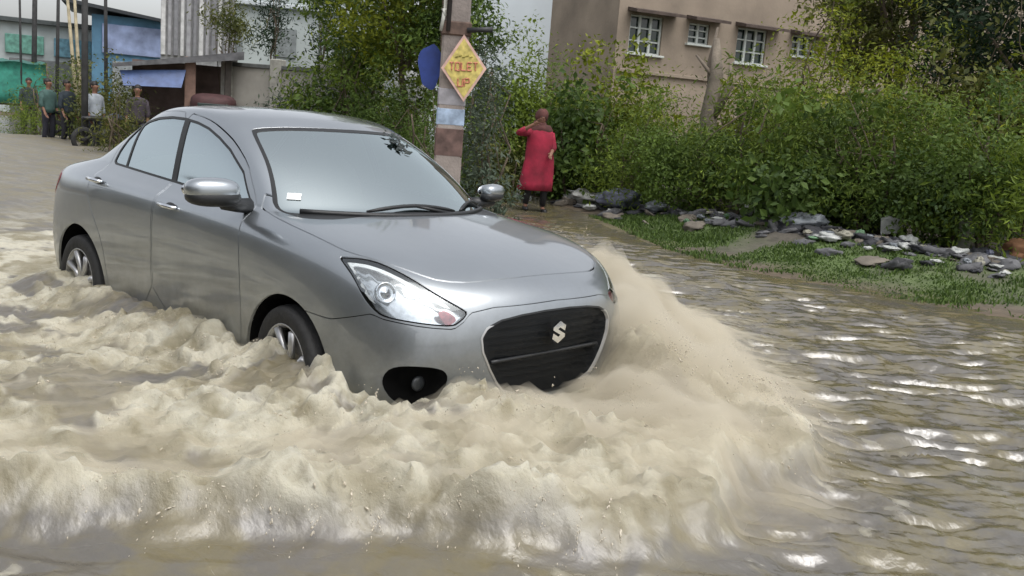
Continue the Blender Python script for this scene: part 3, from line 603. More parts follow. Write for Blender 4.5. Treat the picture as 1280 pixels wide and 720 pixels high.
top=P3(A_.ravel(),B_.ravel(),hh_+tt); bot=P3(A_.ravel(),B_.ravel(),hh_-.05); idx=np.arange(a*b).reshape(a,b)
Fm=[list(q) for q in np.stack([idx[:-1,:-1],idx[1:,:-1],idx[1:,1:],idx[:-1,1:]],-1).reshape(-1,4)]; n0=a*b; Fb=[[i+n0 for i in q][::-1] for q in Fm]
ring=list(idx[:,0])+list(idx[-1,1:])+list(idx[-2::-1,-1])+list(idx[0,-2:0:-1]); Fs=[[ring[i],ring[(i+1)%len(ring)],ring[(i+1)%len(ring)]+n0,ring[i]+n0][::-1] for i in range(len(ring))]
mm_=bpy.data.materials.new('spray_mist'); mm_.use_nodes=True; nt=mm_.node_tree; nt.nodes.remove(nt.nodes['Principled BSDF']); pv=nt.nodes.new('ShaderNodeVolumePrincipled'); pv.inputs['Color'].default_value=(.90,.84,.71,1); pv.inputs['Density'].default_value=6.5; pv.inputs['Anisotropy'].default_value=.2; nt.links.new(pv.outputs[0],nt.nodes['Material Output'].inputs['Volume'])
ms_=mesh_np('spray_mist',np.concatenate([top,bot]),Fm+Fb+Fs,mm_,None,True); ms_['kind']='stuff'; info(ms_,'fine beige mist hanging over the splash on the far side of the bonnet','mist')
# spray thrown up along the wave crests
ico=MB(); t=(1+5**.5)/2
iv=np.array([(-1,t,0),(1,t,0),(-1,-t,0),(1,-t,0),(0,-1,t),(0,1,t),(0,-1,-t),(0,1,-t),(t,0,-1),(t,0,1),(-t,0,-1),(-t,0,1)],float); iv/=np.linalg.norm(iv[0])
iF=[(0,11,5),(0,5,1),(0,1,7),(0,7,10),(0,10,11),(1,5,9),(5,11,4),(11,10,2),(10,7,6),(7,1,8),(3,9,4),(3,4,2),(3,2,6),(3,6,8),(3,8,9),(4,9,5),(2,4,11),(6,2,10),(8,6,7),(9,8,1)]
def drops(n,pick,up,r0,r1):
    cs=[]; 
    xx,yy=pick(n*6); h,f,d=flood(xx,yy); w=(f>.5)&(poly_sd(xx,yy,HULL)>.03); xx,yy,h=xx[w][:n],yy[w][:n],h[w][:n]
    m=len(xx); z=h+np.abs(RNG.normal(0,up,m)); r=RNG.uniform(0,1,m)**3*(r1-r0)+r0
    st=RNG.normal(0,.25,(m,3)); return np.stack([xx,yy,z],-1),r
def crest(a,b,w):
    def f(n):
        t=RNG.uniform(0,1,n); return a[0]+(b[0]-a[0])*t+RNG.normal(0,w,n),a[1]+(b[1]-a[1])*t+RNG.normal(0,w,n)
    return f
DC=[];DR=[];DA=[]
for n,a,b,w,vz,vo in ((150,(1.0,-.4),(1.2,.8),.20,1.5,(1.,.1)),(260,(.7,1.15),(-1.8,2.2),.26,1.9,(.3,.9)),(120,(1.85,-.8),(.6,-2.1),.15,.9,(.5,-.8)),(130,(.9,-.95),(-1.4,-1.4),.22,1.2,(.2,-.9)),(120,(1.8,.0),(.9,1.8),.18,1.2,(.8,.6)),(60,(-.5,-.98),(-3,-1.1),.1,.9,(-.2,-.6))):
    xx,yy=crest(a,b,w)(n*3); h,f,d=flood(xx,yy); ok=(f>.35)&(poly_sd(xx,yy,HULL)>.04); xx,yy,h=xx[ok][:n],yy[ok][:n],h[ok][:n]
    for q in range(len(xx)):
        m=int(RNG.integers(4,26)); V0=np.array([vo[0]*RNG.uniform(.1,1.2)+RNG.normal(0,.25),vo[1]*RNG.uniform(.1,1.2)+RNG.normal(0,.25),vz*abs(RNG.normal(.35,.4))])
        tt_=RNG.uniform(.0,.30,m)+RNG.uniform(0,.03); sc0=RNG.normal(1,.07,(m,3)); vel=V0*sc0; pos=np.array([xx[q],yy[q],h[q]])+vel*tt_[:,None]; pos[:,2]-=4.9*tt_**2
        vd=vel.copy(); vd[:,2]-=9.8*tt_; vd/=np.linalg.norm(vd,axis=1)[:,None]+1e-6
        r_=RNG.uniform(.0008,.0024,m)*(1+RNG.uniform(0,1,m)**8*1.3)
        g_=(pos[:,2]>.06)&(poly_sd(pos[:,0],pos[:,1],HULL)>.01); DC.append(pos[g_]);DR.append(r_[g_]);DA.append(vd[g_])
DC=np.concatenate(DC);DR=np.concatenate(DR);DA=np.concatenate(DA); el_=RNG.uniform(.2,2.2,len(DC)); loc=iv[None]*DR[:,None,None]; al_=(loc*DA[:,None,:]).sum(-1,keepdims=True)
V=(DC[:,None,:]+loc+al_*DA[:,None,:]*el_[:,None,None]).reshape(-1,3); F=(np.array(iF)[None]+12*np.arange(len(DC))[:,None,None]).reshape(-1,3)
sp=mesh_np('water_droplets',V,F,mat('spray_water',(.48,.43,.34),.2,var=.1),None,True); sp['kind']='stuff'
info(sp,'beige droplets of muddy spray flying above the splash round the car','spray')
# ------------------------------------------------------------------ foliage
def leaf_mat(name,c1,c2,rough=.6,tr=.35):
    m,nt,b=nodes(name); N=nt.nodes.new; L=nt.links.new
    at=N('ShaderNodeAttribute'); at.attribute_name='col'; mx=N('ShaderNodeMix'); mx.data_type='RGBA'; mx.inputs[6].default_value=(*c1,1); mx.inputs[7].default_value=(*c2,1)
    se=N('ShaderNodeSeparateColor'); L(at.outputs['Color'],se.inputs[0]); L(se.outputs[0],mx.inputs[0]); L(mx.outputs[2],b.inputs['Base Color']); setin(b,Roughness=rough,Specular_IOR_Level=.35)
    t=N('ShaderNodeBsdfTranslucent'); L(mx.outputs[2],t.inputs['Color']); ms=N('ShaderNodeMixShader'); ms.inputs[0].default_value=tr
    L(b.outputs[0],ms.inputs[1]); L(t.outputs[0],ms.inputs[2]); L(ms.outputs[0],nt.nodes['Material Output'].inputs['Surface'])
    return m
LM={'deep':leaf_mat('leaf_deep',(.026,.055,.012),(.15,.23,.035)),'mid':leaf_mat('leaf_mid',(.045,.08,.014),(.23,.31,.035)),
    'yel':leaf_mat('leaf_yellow_green',(.045,.080,.010),(.33,.36,.022)),'olive':leaf_mat('leaf_olive',(.040,.060,.018),(.19,.19,.04)),'grey':leaf_mat('leaf_grey',(.05,.075,.05),(.13,.16,.11)),'dark':leaf_mat('leaf_dark',(.008,.022,.010),(.030,.062,.022))}
BARK=mat('bark',(.11,.085,.06),.9,var=.35,bump=.6)
def leaves(lobes,n,size,seed,asp=.42,droop=.25,flat=.5):
    """lobes: (cx,cy,cz,rx,ry,rz). Leaves gather in twig clusters on and inside each lobe"""
    r=np.random.default_rng(seed); lo=np.array(lobes,float); w=(lo[:,3]*lo[:,4]*lo[:,5])**(2/3); w/=w.sum()
    nc=max(8,n//14); li=r.choice(len(lo),nc,p=w); d=r.normal(size=(nc,3)); d/=np.linalg.norm(d,axis=1)[:,None]
    rad=r.uniform(.35,1.0,nc)**.55; rad*=1+.22*fbm(d*2.3+li[:,None]*3.7,3,seed); cc=lo[li,:3]+d*lo[li,3:]*rad[:,None]
    lt=r.uniform(0,1,len(lo)); tone=np.clip(.6*lt[li]+.5*r.uniform(0,1,nc)-.05,0,1)
    ci=r.integers(0,nc,n); spread=size*1.5; p=cc[ci]+r.normal(size=(n,3))*spread*np.array([1,1,.7])
    out=d[ci]+r.normal(size=(n,3))*.7+np.array([0,0,flat]); out/=np.linalg.norm(out,axis=1)[:,None]
    a=np.cross(out,r.normal(size=(n,3))); a/=np.linalg.norm(a,axis=1)[:,None]; a[:,2]-=droop*.5; a/=np.linalg.norm(a,axis=1)[:,None]; b=np.cross(out,a)
    s=size*(r.uniform(.5,1.2,n)*(.7+.7*r.uniform(0,1,nc)[ci]))[:,None]
    V=np.stack([p-a*s*.5,p-b*s*asp*.5+out*s*.06,p+a*s*.5,p+b*s*asp*.5+out*s*.06],1).reshape(-1,3)
    V=V[:]; F=np.arange(4*n).reshape(n,4)
    c=np.clip(.72*tone[ci]+.28*r.uniform(0,1,n),0,1)**1.3; c=np.repeat(c,4)
    V[:,2]=np.maximum(V[:,2],.01)
    return V,F,np.stack([c,c,c],-1)
def make_tree(name,loc,lobes,n,size,lm,seed,trunk_h,trunk_r,rz=0.,label='',cat='tree',group=None,stems=1,asp=.42,droop=.25):
    root=empty(name,loc,rz,label,cat,group); r=random.Random(seed)
    V,F,c=leaves(lobes,n,size,seed,asp,droop); mesh_np('crown',V,F,LM[lm],root,False,col=c)
    t=MB()
    for s in range(stems):
        bx,by=(r.uniform(-.25,.25),r.uniform(-.25,.25)) if stems>1 else (0,0)
        top=(bx*2+r.uniform(-.1,.1),by*2+r.uniform(-.1,.1),trunk_h*r.uniform(.8,1.))
        pts=[np.array((bx,by,-.25))*(1-q)+np.array(top)*q+np.array((r.gauss(0,.03),r.gauss(0,.03),0))*trunk_h*(q>0) for q in np.linspace(0,1,7)]
        t.tube(pts,np.linspace(trunk_r,trunk_r*.45,7),8)
        for L in lobes[:9] if stems==1 else r.sample(list(lobes),min(3,len(lobes))):
            q=pts[r.randint(2,6)]; e=np.array(L[:3]); mid=(q+e)/2+np.array((r.gauss(0,.08),r.gauss(0,.08),-.06*trunk_h*.3)); t.tube([q,mid,e],[trunk_r*.42,trunk_r*.28,trunk_r*.1],6)
    t.build('trunk' if stems==1 else 'stems',BARK,root,True); return root
def bush_lobes(r,w,h,n=14):
    L=[]
    for k in range(n):
        a=r.uniform(0,6.28); q=r.uniform(.1,.8)*w/2; s=r.uniform(.17,.36)
        z=r.uniform(.22,.88)*h*(1-.3*(q/(w/2))); L.append((q*math.cos(a),q*math.sin(a),z,w*s*.62,w*s*.62,min(h*s,h-z+.05)))
    L.append((0,0,h*.3,w*.42,w*.42,h*.32)); return L
def gz(p): return float(ground_h(np.array([p[0]]),np.array([p[1]]))[0])
rr=random.Random(11)
def shrub(u,d,w,h,lm,n,size,seed,label,group='bushes along the bank',name='bush',**k):
    h*=1+.16*math.sin(seed*2.4); size*=1+.35*math.sin(seed*1.7+1); n=int(n/(1+.35*math.sin(seed*1.7+1))**1.2); k.setdefault('asp',.42+.2*math.sin(seed*3.1))
    p=bearing(u,d); p[2]=gz(p)-.03; r=random.Random(seed)
    return make_tree(name,p,bush_lobes(r,w,h)+[(r.uniform(-.35,.35)*w,r.uniform(-.35,.35)*w,h*r.uniform(.9,1.12),w*.07,w*.07,h*.13) for _ in range(4)],n,size,lm,seed,h*.8,.03,r.uniform(0,6),label,'bush',group,stems=4,**k)
# right-hand thicket: front row
B=[ (735,17.5,2.3,1.7,'deep',6500,.09,'dark leafy bush just right of the person in red'),
    (800,16.6,2.6,1.9,'mid',8500,.09,'round green bush left of the dead grey trunk'),
    (872,15.4,2.4,1.7,'deep',8500,.09,'low dark bush below the dead grey trunk'),
    (945,14.6,2.8,1.85,'mid',9500,.09,'bright green bush above the white plastic bag'),
    (1028,14.0,2.7,1.8,'deep',9500,.09,'dark green bush between two brighter ones on the right bank'),
    (1110,13.6,2.8,1.9,'mid',9500,.09,'green bush above the triangular white plastic scrap'),
    (1195,13.3,2.7,1.85,'deep',9500,.09,'dark bush behind the upright grey stump'),
    (1275,13.0,2.8,1.95,'mid',9500,.09,'rightmost green bush of the front row on the bank')]
for i,(u,d,w,h,lm,n,s,lab) in enumerate(B): shrub(u,d,w,h,lm,n,s,100+i,lab,droop=.5)
B2=[(775,19.0,3.0,2.5,'yel',7000,.10,'yellow green bush below the first window of the brown building'),
    (925,17.4,3.2,2.4,'yel',8000,.10,'yellow topped bush behind the dead grey trunk'),
    (1000,16.6,3.4,3.0,'yel',9000,.10,'tall yellow green bush below the third window of the brown building'),
    (1105,16.4,3.4,3.25,'yel',9000,.10,'tall yellow green bush rising behind the right bank'),
    (1200,16.2,3.4,3.05,'olive',9000,.10,'olive green bush under the dark tree at the right'),
    (1290,15.8,3.4,3.3,'yel',9000,.10,'yellow green bush at the right edge under the dark tree')]
for i,(u,d,w,h,lm,n,s,lab) in enumerate(B2): shrub(u,d,w,h,lm,n,s,140+i,lab,group='taller bushes behind the bank',droop=.3)
# trees upper right
def crown(r,cx,cz,w,h,n=11):
    L=[]
    for k in range(n):
        a=r.uniform(0,6.28); q=r.uniform(.1,.8)*w/2; z=cz+r.uniform(-.42,.42)*h; L.append((cx+q*math.cos(a),q*math.sin(a),z,w*r.uniform(.16,.26),w*r.uniform(.16,.26),h*r.uniform(.14,.22)))
    return L
for i,(u,d,cz,w,h,lm,n,s,lab) in enumerate([
    (1105,20,4.3,3.6,3.6,'olive',9000,.13,'olive tree hiding the right end of the brown building'),
    (1200,19,4.2,4.0,4.2,'dark',11000,.13,'dark blue green tree in the upper right corner'),
    (1300,17.5,4.3,4.0,4.2,'dark',9000,.13,'dark tree cut off by the right edge of the picture'),
    (1045,21,3.8,2.2,2.2,'olive',4500,.12,'small olive tree over the fourth window of the brown building'),
    (505,20.5,4.4,3.4,5.4,'yel',15000,.13,'tall green tree rising behind the left of the concrete pole'),
    (435,22.5,3.3,3.4,4.2,'mid',11000,.13,'broad green tree above the car roof'),
    (560,19.5,2.9,2.4,3.6,'deep',9000,.11,'dark tree directly behind the concrete pole')]):
    p=bearing(u,d); p[2]=gz(p)-.05; r=random.Random(200+i); make_tree('tree',p,crown(r,0,cz,w,h,13),n,s,lm,200+i,cz*.95,.11,r.uniform(0,6),lab,'tree','trees behind the flooded road')
B3=[(375,23,3.0,2.5,'grey',6500,.11,'greyish bush in front of the pale compound wall'),(440,21.5,3.2,3.0,'deep',8500,.11,'dark bush over the middle of the car roof'),(505,19.5,3.0,2.9,'deep',9500,.10,'dark bush left of the concrete pole'),
    (610,18.2,1.9,3.0,'mid',8000,.09,'leafy bush right beside the diamond sign'),(660,18.8,2.3,2.6,'mid',9000,.09,'green bush directly behind the person in red'),(705,19.2,2.2,2.3,'mid',7500,.09,'pale green bush over the shoulder of the person in red'),(555,17.0,2.0,1.9,'deep',7000,.09,'low dark bush at the foot of the concrete pole'),(625,17.2,1.5,1.35,'olive',4500,.08,'short olive bush between the pole and the person in red')]
for i,(u,d,w,h,lm,n,s,lab) in enumerate(B3): shrub(u,d,w,h,lm,n,s,170+i,lab,group='bushes behind the car')
# left
B4=[(62,30,2.6,2.3,'mid',4500,.12,'green bush left of the leaning yellow poles'),(128,26.5,2.0,2.5,'olive',4500,.11,'olive bush beside the tallest thin pole on the left'),(152,22.5,1.5,1.5,'olive',3500,.09,'low olive bush next to the rear of the car'),(100,31,2.0,1.8,'deep',2500,.12,'dark bush behind the leaning yellow poles'),(183,27,1.6,1.0,'deep',2500,.10,'low dark hedge clump between the rear window and the shed')]
for i,(u,d,w,h,lm,n,s,lab) in enumerate(B4): shrub(u,d,w,h,lm,n,s,190+i,lab,group='bushes at the far left')
# thin dark trees against the pale building
for i,(u,d,cz,w,h,n,lab) in enumerate([(345,30,4.1,1.5,2.6,2600,'thin dark tree left of the pale hazy block'),(398,31,4.0,1.3,2.4,2200,'thin dark tree in the middle of the pale hazy block'),(283,27,3.5,1.0,1.2,1500,'small tufted tree at the corner of the ribbed grey wall')]):
    p=bearing(u,d); p[2]=gz(p)-.05; r=random.Random(230+i); make_tree('slender_tree',p,crown(r,0,cz,w,h,8),n,.15,'dark' if i<2 else 'olive',230+i,cz*.98,.05,0,lab,'tree','slender trees by the pale buildings',asp=.25)
# dead trunk right of the second window
dt=empty('dead_tree',[*bearing(885,16.9)[:2],gz(bearing(885,16.9))-.1],0,'dead grey trunk with stubby branches standing among the bushes','tree'); t=MB()
t.tube([(0,0,0),(.06,0,.8),(-.05,.02,1.6),(.03,0,2.3),(-.05,0,2.9)],[.20,.17,.15,.12,.05],9); t.build('trunk',mat('dead_wood',(.19,.16,.125),.9,bump=.7),dt,True)
t=MB(); t.tube([(0,0,1.5),(.25,.1,2.1),(.22,.1,2.5)],[.09,.06,.03],7); t.tube([(-.03,0,1.9),(-.2,.1,2.5),(-.12,.1,3.1)],[.07,.05,.02],7); t.tube([(.02,0,2.2),(-.3,-.2,2.6)],[.05,.02],6); t.build('branch',mat('dead_branch',(.17,.14,.11),.9),dt,True)
# grass on the verge
n=34000; gx=RNG.uniform(-9,3.5,n); gd=np.abs(RNG.normal(.85,.65,n)); gy=np.interp(gx,sx,sy)+gd
keep=fbm(P3(gx*.9,gy*.9),4,31)>-.08+RNG.uniform(-.15,.15,n); gx,gy=gx[keep],gy[keep]; n=len(gx); gh=ground_h(gx,gy); a=RNG.uniform(0,6.28,n); L=RNG.uniform(.015,.06,n)*(.6+.8*(fbm(P3(gx*2,gy*2),2,35)+.5)).clip(.3,1.4)
b=np.stack([gx,gy,gh-.01],-1); sd=np.stack([np.cos(a),np.sin(a),0*a],-1)*.009; tip=b+np.stack([np.cos(a+1.3)*L*.6,np.sin(a+1.3)*L*.6,L],-1); mid=(b+tip)/2+np.array([0,0,.012])
V=np.stack([b-sd,b+sd,mid+sd*.8,tip,mid-sd*.8],1).reshape(-1,3); F=np.arange(5*n).reshape(n,5); c=np.repeat(RNG.uniform(0,1,n),5)
g=mesh_np('verge_grass',V,F,leaf_mat('verge_leaf',(.04,.075,.018),(.13,.20,.045)),None,False,col=np.stack([c,c,c],-1)); g['kind']='stuff'; info(g,'short wet grass growing on the muddy verge below the rubble','grass')
# ------------------------------------------------------------------ rubble, bags and stumps
SM=[mat('rubble_grey',(.10,.10,.105),.85,var=.35,bump=.5),mat('rubble_dark',(.035,.036,.042),.8,var=.4,bump=.5),mat('rubble_tan',(.15,.13,.105),.85,var=.3,bump=.5)]
protos=[]
for k in range(5):
    m=MB(); m.blob((0,0,0),(.13,.10,.042),9,seed=k,rough=.9,fr=2.3,pw=.75); o=m.build('rubble_stone',SM[k%3],None,True); protos.append(o)
RL='broken stones heaped along the foot of the bushes'
for k in range(260):
    u=rr.uniform(700,1290); d0=float(np.interp(u,[700,800,900,1000,1100,1280],[18.2,16.5,14.8,13.8,13.2,12.7])); p=bearing(u,d0-abs(rr.gauss(0,.55))-.35)
    o=protos[k] if k<5 else protos[k%5].copy()
    if k>=5: COL.objects.link(o)
    s=rr.uniform(.3,1.)**1.8*1.25+.10; o.location=(p[0],p[1],gz(p)+.02*s); o.rotation_euler=(rr.gauss(0,.2),rr.gauss(0,.2),rr.uniform(0,6)); o.scale=(s*1.1,s,s*rr.uniform(.6,1.3)); info(o,'one of the grey and tan stones heaped along the foot of the bushes','stone','rubble stones along the bank')
def crumple(name,p,w,h,m,seed,label,cat,rz=0,flat=.35):
    b=MB(); b.blob((0,0,h*.45),(w/2,w*flat,h/2),12,seed=seed,rough=.75,fr=2.2); o=b.build(name,m,None,True); o.location=p; o.rotation_euler=(0,0,rz); return info(o,label,cat)
WH=mat('white_plastic',(.42,.43,.41),.4,var=.15,bump=.4); GP=mat('grey_plastic',(.20,.22,.24),.4,var=.3,bump=.5); BLP=mat('blue_grey_plastic',(.15,.16,.22),.35,var=.4,bump=.6)
def bp_(u,v_,d): p=bearing(u,d); return (p[0],p[1],gz(p)+v_)
crumple('plastic_bag',bp_(955,.06,13.9),.38,.22,WH,3,'crumpled white plastic bag with a torn tail on the rubble','bag',1.2,.25)
sc_=MB(); sc_.add([(-.14,0,0),(.10,.02,.02),(.19,-.02,.20),(-.05,.05,.24),(-.16,.03,.20)],[[0,1,2,3,4]]); o=sc_.build('plastic_scrap',WH,None); o.modifiers.new('solid','SOLIDIFY').thickness=.012; o.location=bp_(1128,.10,12.9); o.rotation_euler=(0.1,0,YAW-1.57+.3); info(o,'triangular white plastic scrap standing on the rubble under the bushes','plastic scrap')
crumple('plastic_bag',bp_(1152,.02,12.5),.24,.13,WH,8,'small pale bag on the rubble right of the triangular scrap','bag',.5)
crumple('rubbish_sack',bp_(782,.04,16.2),.75,.32,BLP,5,'bluish grey sack of rubbish at the left end of the rubble','sack',.3,.4)
crumple('rubbish_sack',bp_(740,.02,17.0),.8,.22,mat('pale_sheet',(.42,.42,.40),.5,var=.3,bump=.5),6,'pale flattened plastic sheet beside the feet of the person in red','sheet',.2,.4)
crumple('rubbish_sack',bp_(1020,.02,13.2),.6,.2,GP,9,'flattened grey sack on the middle of the rubble','sack',.9,.4)
crumple('plastic_bag',bp_(832,.02,15.2),.35,.16,GP,12,'small grey bag on the rubble near the bluish sack','bag',.2,.4)
st=MB(); st.tube([(0,0,-.1),(.01,0,.2),(-.01,.01,.42),(.0,.0,.5)],[.09,.075,.085,.05],9); o=st.build('tree_stump',mat('stump_wood',(.17,.18,.13),.9,bump=.6),None,True); o.location=bp_(1221,.0,12.7); info(o,'upright grey green stump standing on the rubble at the right','stump')
crumple('clay_lump',bp_(1298,-.05,12.5),.42,.30,mat('orange_clay',(.24,.12,.06),.8),15,'orange brown clay lump at the right edge of the rubble','lump',0,.5)
crumple('stone_block',bp_(1050,.0,12.2),.3,.1,WH,17,'flat pale slab lying on the grass below the rubble','slab',.6,.5)
LC=[('bag',WH,'white'),('bag',GP,'dark grey'),('scrap',mat('litter_cream',(.25,.24,.19),.6,var=.2),'cream'),('scrap',BLP,'bluish grey'),('scrap',mat('litter_green',(.12,.22,.12),.6),'green')]
for k in range(44):
    u=rr.uniform(705,1290); d0=float(np.interp(u,[700,800,900,1000,1100,1280],[18.0,16.1,14.4,13.4,12.8,12.2])); p=bearing(u,d0-rr.uniform(-.2,1.1)); kd,mm2,cn=LC[rr.choice([0,0,1,1,2,2,3,4])]
    o=crumple('plastic_'+kd,(p[0],p[1],gz(p)+.03),rr.uniform(.08,.26),rr.uniform(.03,.09),mm2,20+k,'small crumpled %s plastic %s lying among the stones of the bank'%(cn,kd),'litter',rr.uniform(0,6),rr.uniform(.2,.5)); o['group']='%s %s litter on the bank'%(cn,kd)
# ------------------------------------------------------------------ brown building
PW=CAM+(bearing(797,28)-CAM); PW=np.array([PW[0],PW[1],0.]); QW=bearing(925,30); DW=QW-PW; DW[2]=0; DW/=np.linalg.norm(DW); NW=np.array([DW[1],-DW[0],0.])
if NW@(CAM-PW)<0: NW=-NW
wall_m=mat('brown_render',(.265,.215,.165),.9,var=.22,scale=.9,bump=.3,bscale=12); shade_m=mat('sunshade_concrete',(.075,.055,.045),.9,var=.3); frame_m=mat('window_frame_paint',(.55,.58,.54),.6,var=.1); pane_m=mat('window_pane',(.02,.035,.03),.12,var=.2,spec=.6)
bld=empty('brown_building',tuple(PW),math.atan2(DW[1],DW[0]),'long brown rendered building with white framed windows under dark sunshades','building')
# local axes: x along the facade, y into the building when facing (check sign), z up
inn_=-1 if (rotz(math.atan2(DW[1],DW[0]))@np.array([0,1,0]))@NW>0 else 1     # +y local points inwards when inn_==1
def wall_holes(x0,x1,z0,z1,holes,y,th,mb):
    xs=sorted({x0,x1,*[h[0] for h in holes],*[h[1] for h in holes]}); zs=sorted({z0,z1,*[h[2] for h in holes],*[h[3] for h in holes]})
    for a,b in zip(xs[:-1],xs[1:]):
        for c,d in zip(zs[:-1],zs[1:]):
            if any(h[0]-1e-6<=a and b<=h[1]+1e-6 and h[2]-1e-6<=c and d<=h[3]+1e-6 for h in holes): continue
            mb.add([(a,y,c),(b,y,c),(b,y,d),(a,y,d)],[[0,1,2,3]])
    for a,b,c,d in holes:
        y2=y+th*inn_; mb.add([(a,y,c),(b,y,c),(b,y,d),(a,y,d),(a,y2,c),(b,y2,c),(b,y2,d),(a,y2,d)],[[0,1,5,4],[1,2,6,5],[2,3,7,6],[3,0,4,7]])
WN=[(-.60,.48,3.72,4.80,3),(1.37,2.09,4.18,4.78,2),(3.10,4.18,3.80,4.84,3),(5.15,6.1,4.2,4.84,3)]
WN2=[(-.60,.48,.9,2.1,3),(3.10,4.18,.9,2.1,3)]
BD=4.6; W_=MB(); wall_holes(-1.0,16,-.3,8.2,[w[:4] for w in WN+WN2],0,.22,W_)
for a,b in (((-1,0),(-1,BD)),((16,0),(16,BD)),((-1,BD),(16,BD))):
    W_.add([(a[0],a[1]*inn_,-.3),(b[0],b[1]*inn_,-.3),(b[0],b[1]*inn_,8.2),(a[0],a[1]*inn_,8.2)],[[0,1,2,3]])
W_.add([(-1,0,8.2),(16,0,8.2),(16,BD*inn_,8.2),(-1,BD*inn_,8.2)],[[0,1,2,3]]); W_.build('wall',wall_m,bld)
# projecting block at the left end
if 0: L_=MB(); L_.box((-1.93,2.0*inn_,3.9),(.93,2.35,4.35)); L_.build('side_block',mat('stained_render',(.185,.15,.125),.9,var=.3,scale=.7,bump=.3,bscale=12),bld)
pp=MB(); pp.box((7.5,-.03*inn_,8.3),(8.6,.12,.12)); pp.build('parapet',shade_m,bld)
band=MB(); band.box((7.6,-.05*inn_,3.2),(8.5,.05,.05),bev=.01); band.build('string_course',wall_m,bld)
for i,(a,b,c,d,nc) in enumerate(WN+WN2):
    f=MB(); w=b-a; h=d-c; y=.10*inn_; t=.045
    for xx in [a+t/2,b-t/2]+[a+w*k/nc for k in range(1,nc)]: f.box((xx,y,(c+d)/2),(.04 if a<xx-.05<b-.1 and xx<b-.05 and xx>a+.05 else t/2+.01,.035,h/2),bev=.008)
    for zz in [c+.03,d-.03]+[c+h*k/3 for k in (1,2)]: f.box(((a+b)/2,y+.004,zz),(w/2-.002,.028,.022),bev=.006)
    fo=f.build('window',frame_m,bld)
    p=MB(); p.box(((a+b)/2,.16*inn_,(c+d)/2),(w/2,.01,h/2)); p.build('pane',pane_m,fo)
    s=MB(); s.box(((a+b)/2,-.04*inn_,c-.03),(w/2+.08,.09,.03),bev=.01); s.build('sill',frame_m,fo)
    if i<4:
        xa,xb=a-.12,b+(.42 if i!=1 else .36); s=MB(); s.add([(xa,0,4.98),(xb,0,4.98),(xb,-.55*inn_,4.88),(xa,-.55*inn_,4.88),(xa,0,4.88),(xb,0,4.88),(xb,-.55*inn_,4.80),(xa,-.55*inn_,4.80)],[[0,1,2,3],[7,6,5,4],[0,3,7,4],[3,2,6,7],[2,1,5,6],[1,0,4,5]]); s.build('sunshade',shade_m,bld)
# ------------------------------------------------------------------ generic house
def house(name,u,d,w,dep,h,m,label,turn=0.,parts=None,z=0,cat='building'):
    p=bearing(u,d); p[2]=gz(p)-.1+z; v=CAM-p; a=math.atan2(v[1],v[0])+math.pi/2+turn   # local +x runs left to right, -y faces the road
    r=empty(name,p,a,label,cat); b=MB(); b.box((0,dep/2,h/2),(w/2,dep/2,h/2)); b.build('wall',m,r)
    return r
pale=mat('pale_render',(.50,.54,.56),.85,var=.1,scale=1.2)
hz=house('white_building',628,36,5.6,6,8.5,mat('whitewash',(.56,.61,.64),.85,var=.08,scale=.6),'plain pale blue white building left of the brown one',.0)
c_=MB(); c_.box((0,2.9,8.55),(2.95,3.1,.09),bev=.02); c_.build('cornice',pale,hz); c_=MB(); c_.box((.2,-.05,1.4),(.5,.05,1.1),bev=.02); c_.build('door',pane_m,hz)
hb=house('pale_block',372,42,8.2,6,7.3,mat('hazy_render',(.40,.44,.43),.9,var=.2,scale=.5),'pale grey hazy block behind the slender trees',.0)
for x_ in (-2.8,-.6,1.8):
    w=MB(); w.box((x_,-.02,3.7),(.45,.06,.6),bev=.02); w.build('window',mat('dull_pane',(.20,.22,.22),.4),hb)
c_=MB(); c_.box((0,-.1,5.2),(4.1,.16,.09),bev=.02); c_.build('ledge',pale,hb)
# ribbed grey building
rb=house('ribbed_building',246,32,2.2,4,8.5,mat('ribbed_base',(.34,.34,.34),.8),'grey building clad in upright ribbed sheets','.0' and 0.)
cl=MB()
for k in range(12): cl.box((-1.03+k*.187,-.06,5.6),(.055 if k%2 else .07,.06,2.9),bev=.02,mi=k%3)
cl.build('cladding',[mat('sheet_pale',(.50,.50,.49),.6),mat('sheet_mid',(.30,.30,.31),.6),mat('sheet_dark',(.20,.20,.21),.6)],rb)
# shed with sloping roof
sh=house('open_shed',232,25.5,2.6,2.2,.4,mat('shed_plinth',(.20,.15,.13),.9),'low open shed with a dark sloping roof and a brown pillar',.0)
s=MB(); s.add([(-1.65,-.9,2.42),(1.35,-.9,2.98),(1.35,2.4,3.1),(-1.65,2.4,2.55),(-1.65,-.9,2.34),(1.35,-.9,2.78),(1.35,2.4,2.95),(-1.65,2.4,2.45)],[[0,1,2,3],[7,6,5,4],[0,4,5,1],[1,5,6,2],[2,6,7,3],[3,7,4,0]]); s.build('roof',mat('shed_roof',(.10,.10,.105),.8,var=.4),sh)
s=MB(); s.box((.10,-.5,1.3),(.13,.13,1.45),bev=.02); s.build('pillar',mat('brick_pillar',(.22,.14,.11),.9),sh); s=MB(); s.box((1.0,-.4,1.3),(.08,.08,1.45),bev=.02); s.build('pillar',mat('post_dark',(.08,.07,.06),.9),sh)
s=MB(); s.box((0,1.9,1.3),(1.35,.08,1.35)); s.build('back_wall',mat('shed_wall',(.12,.085,.075),.9,var=.4,scale=3),sh)
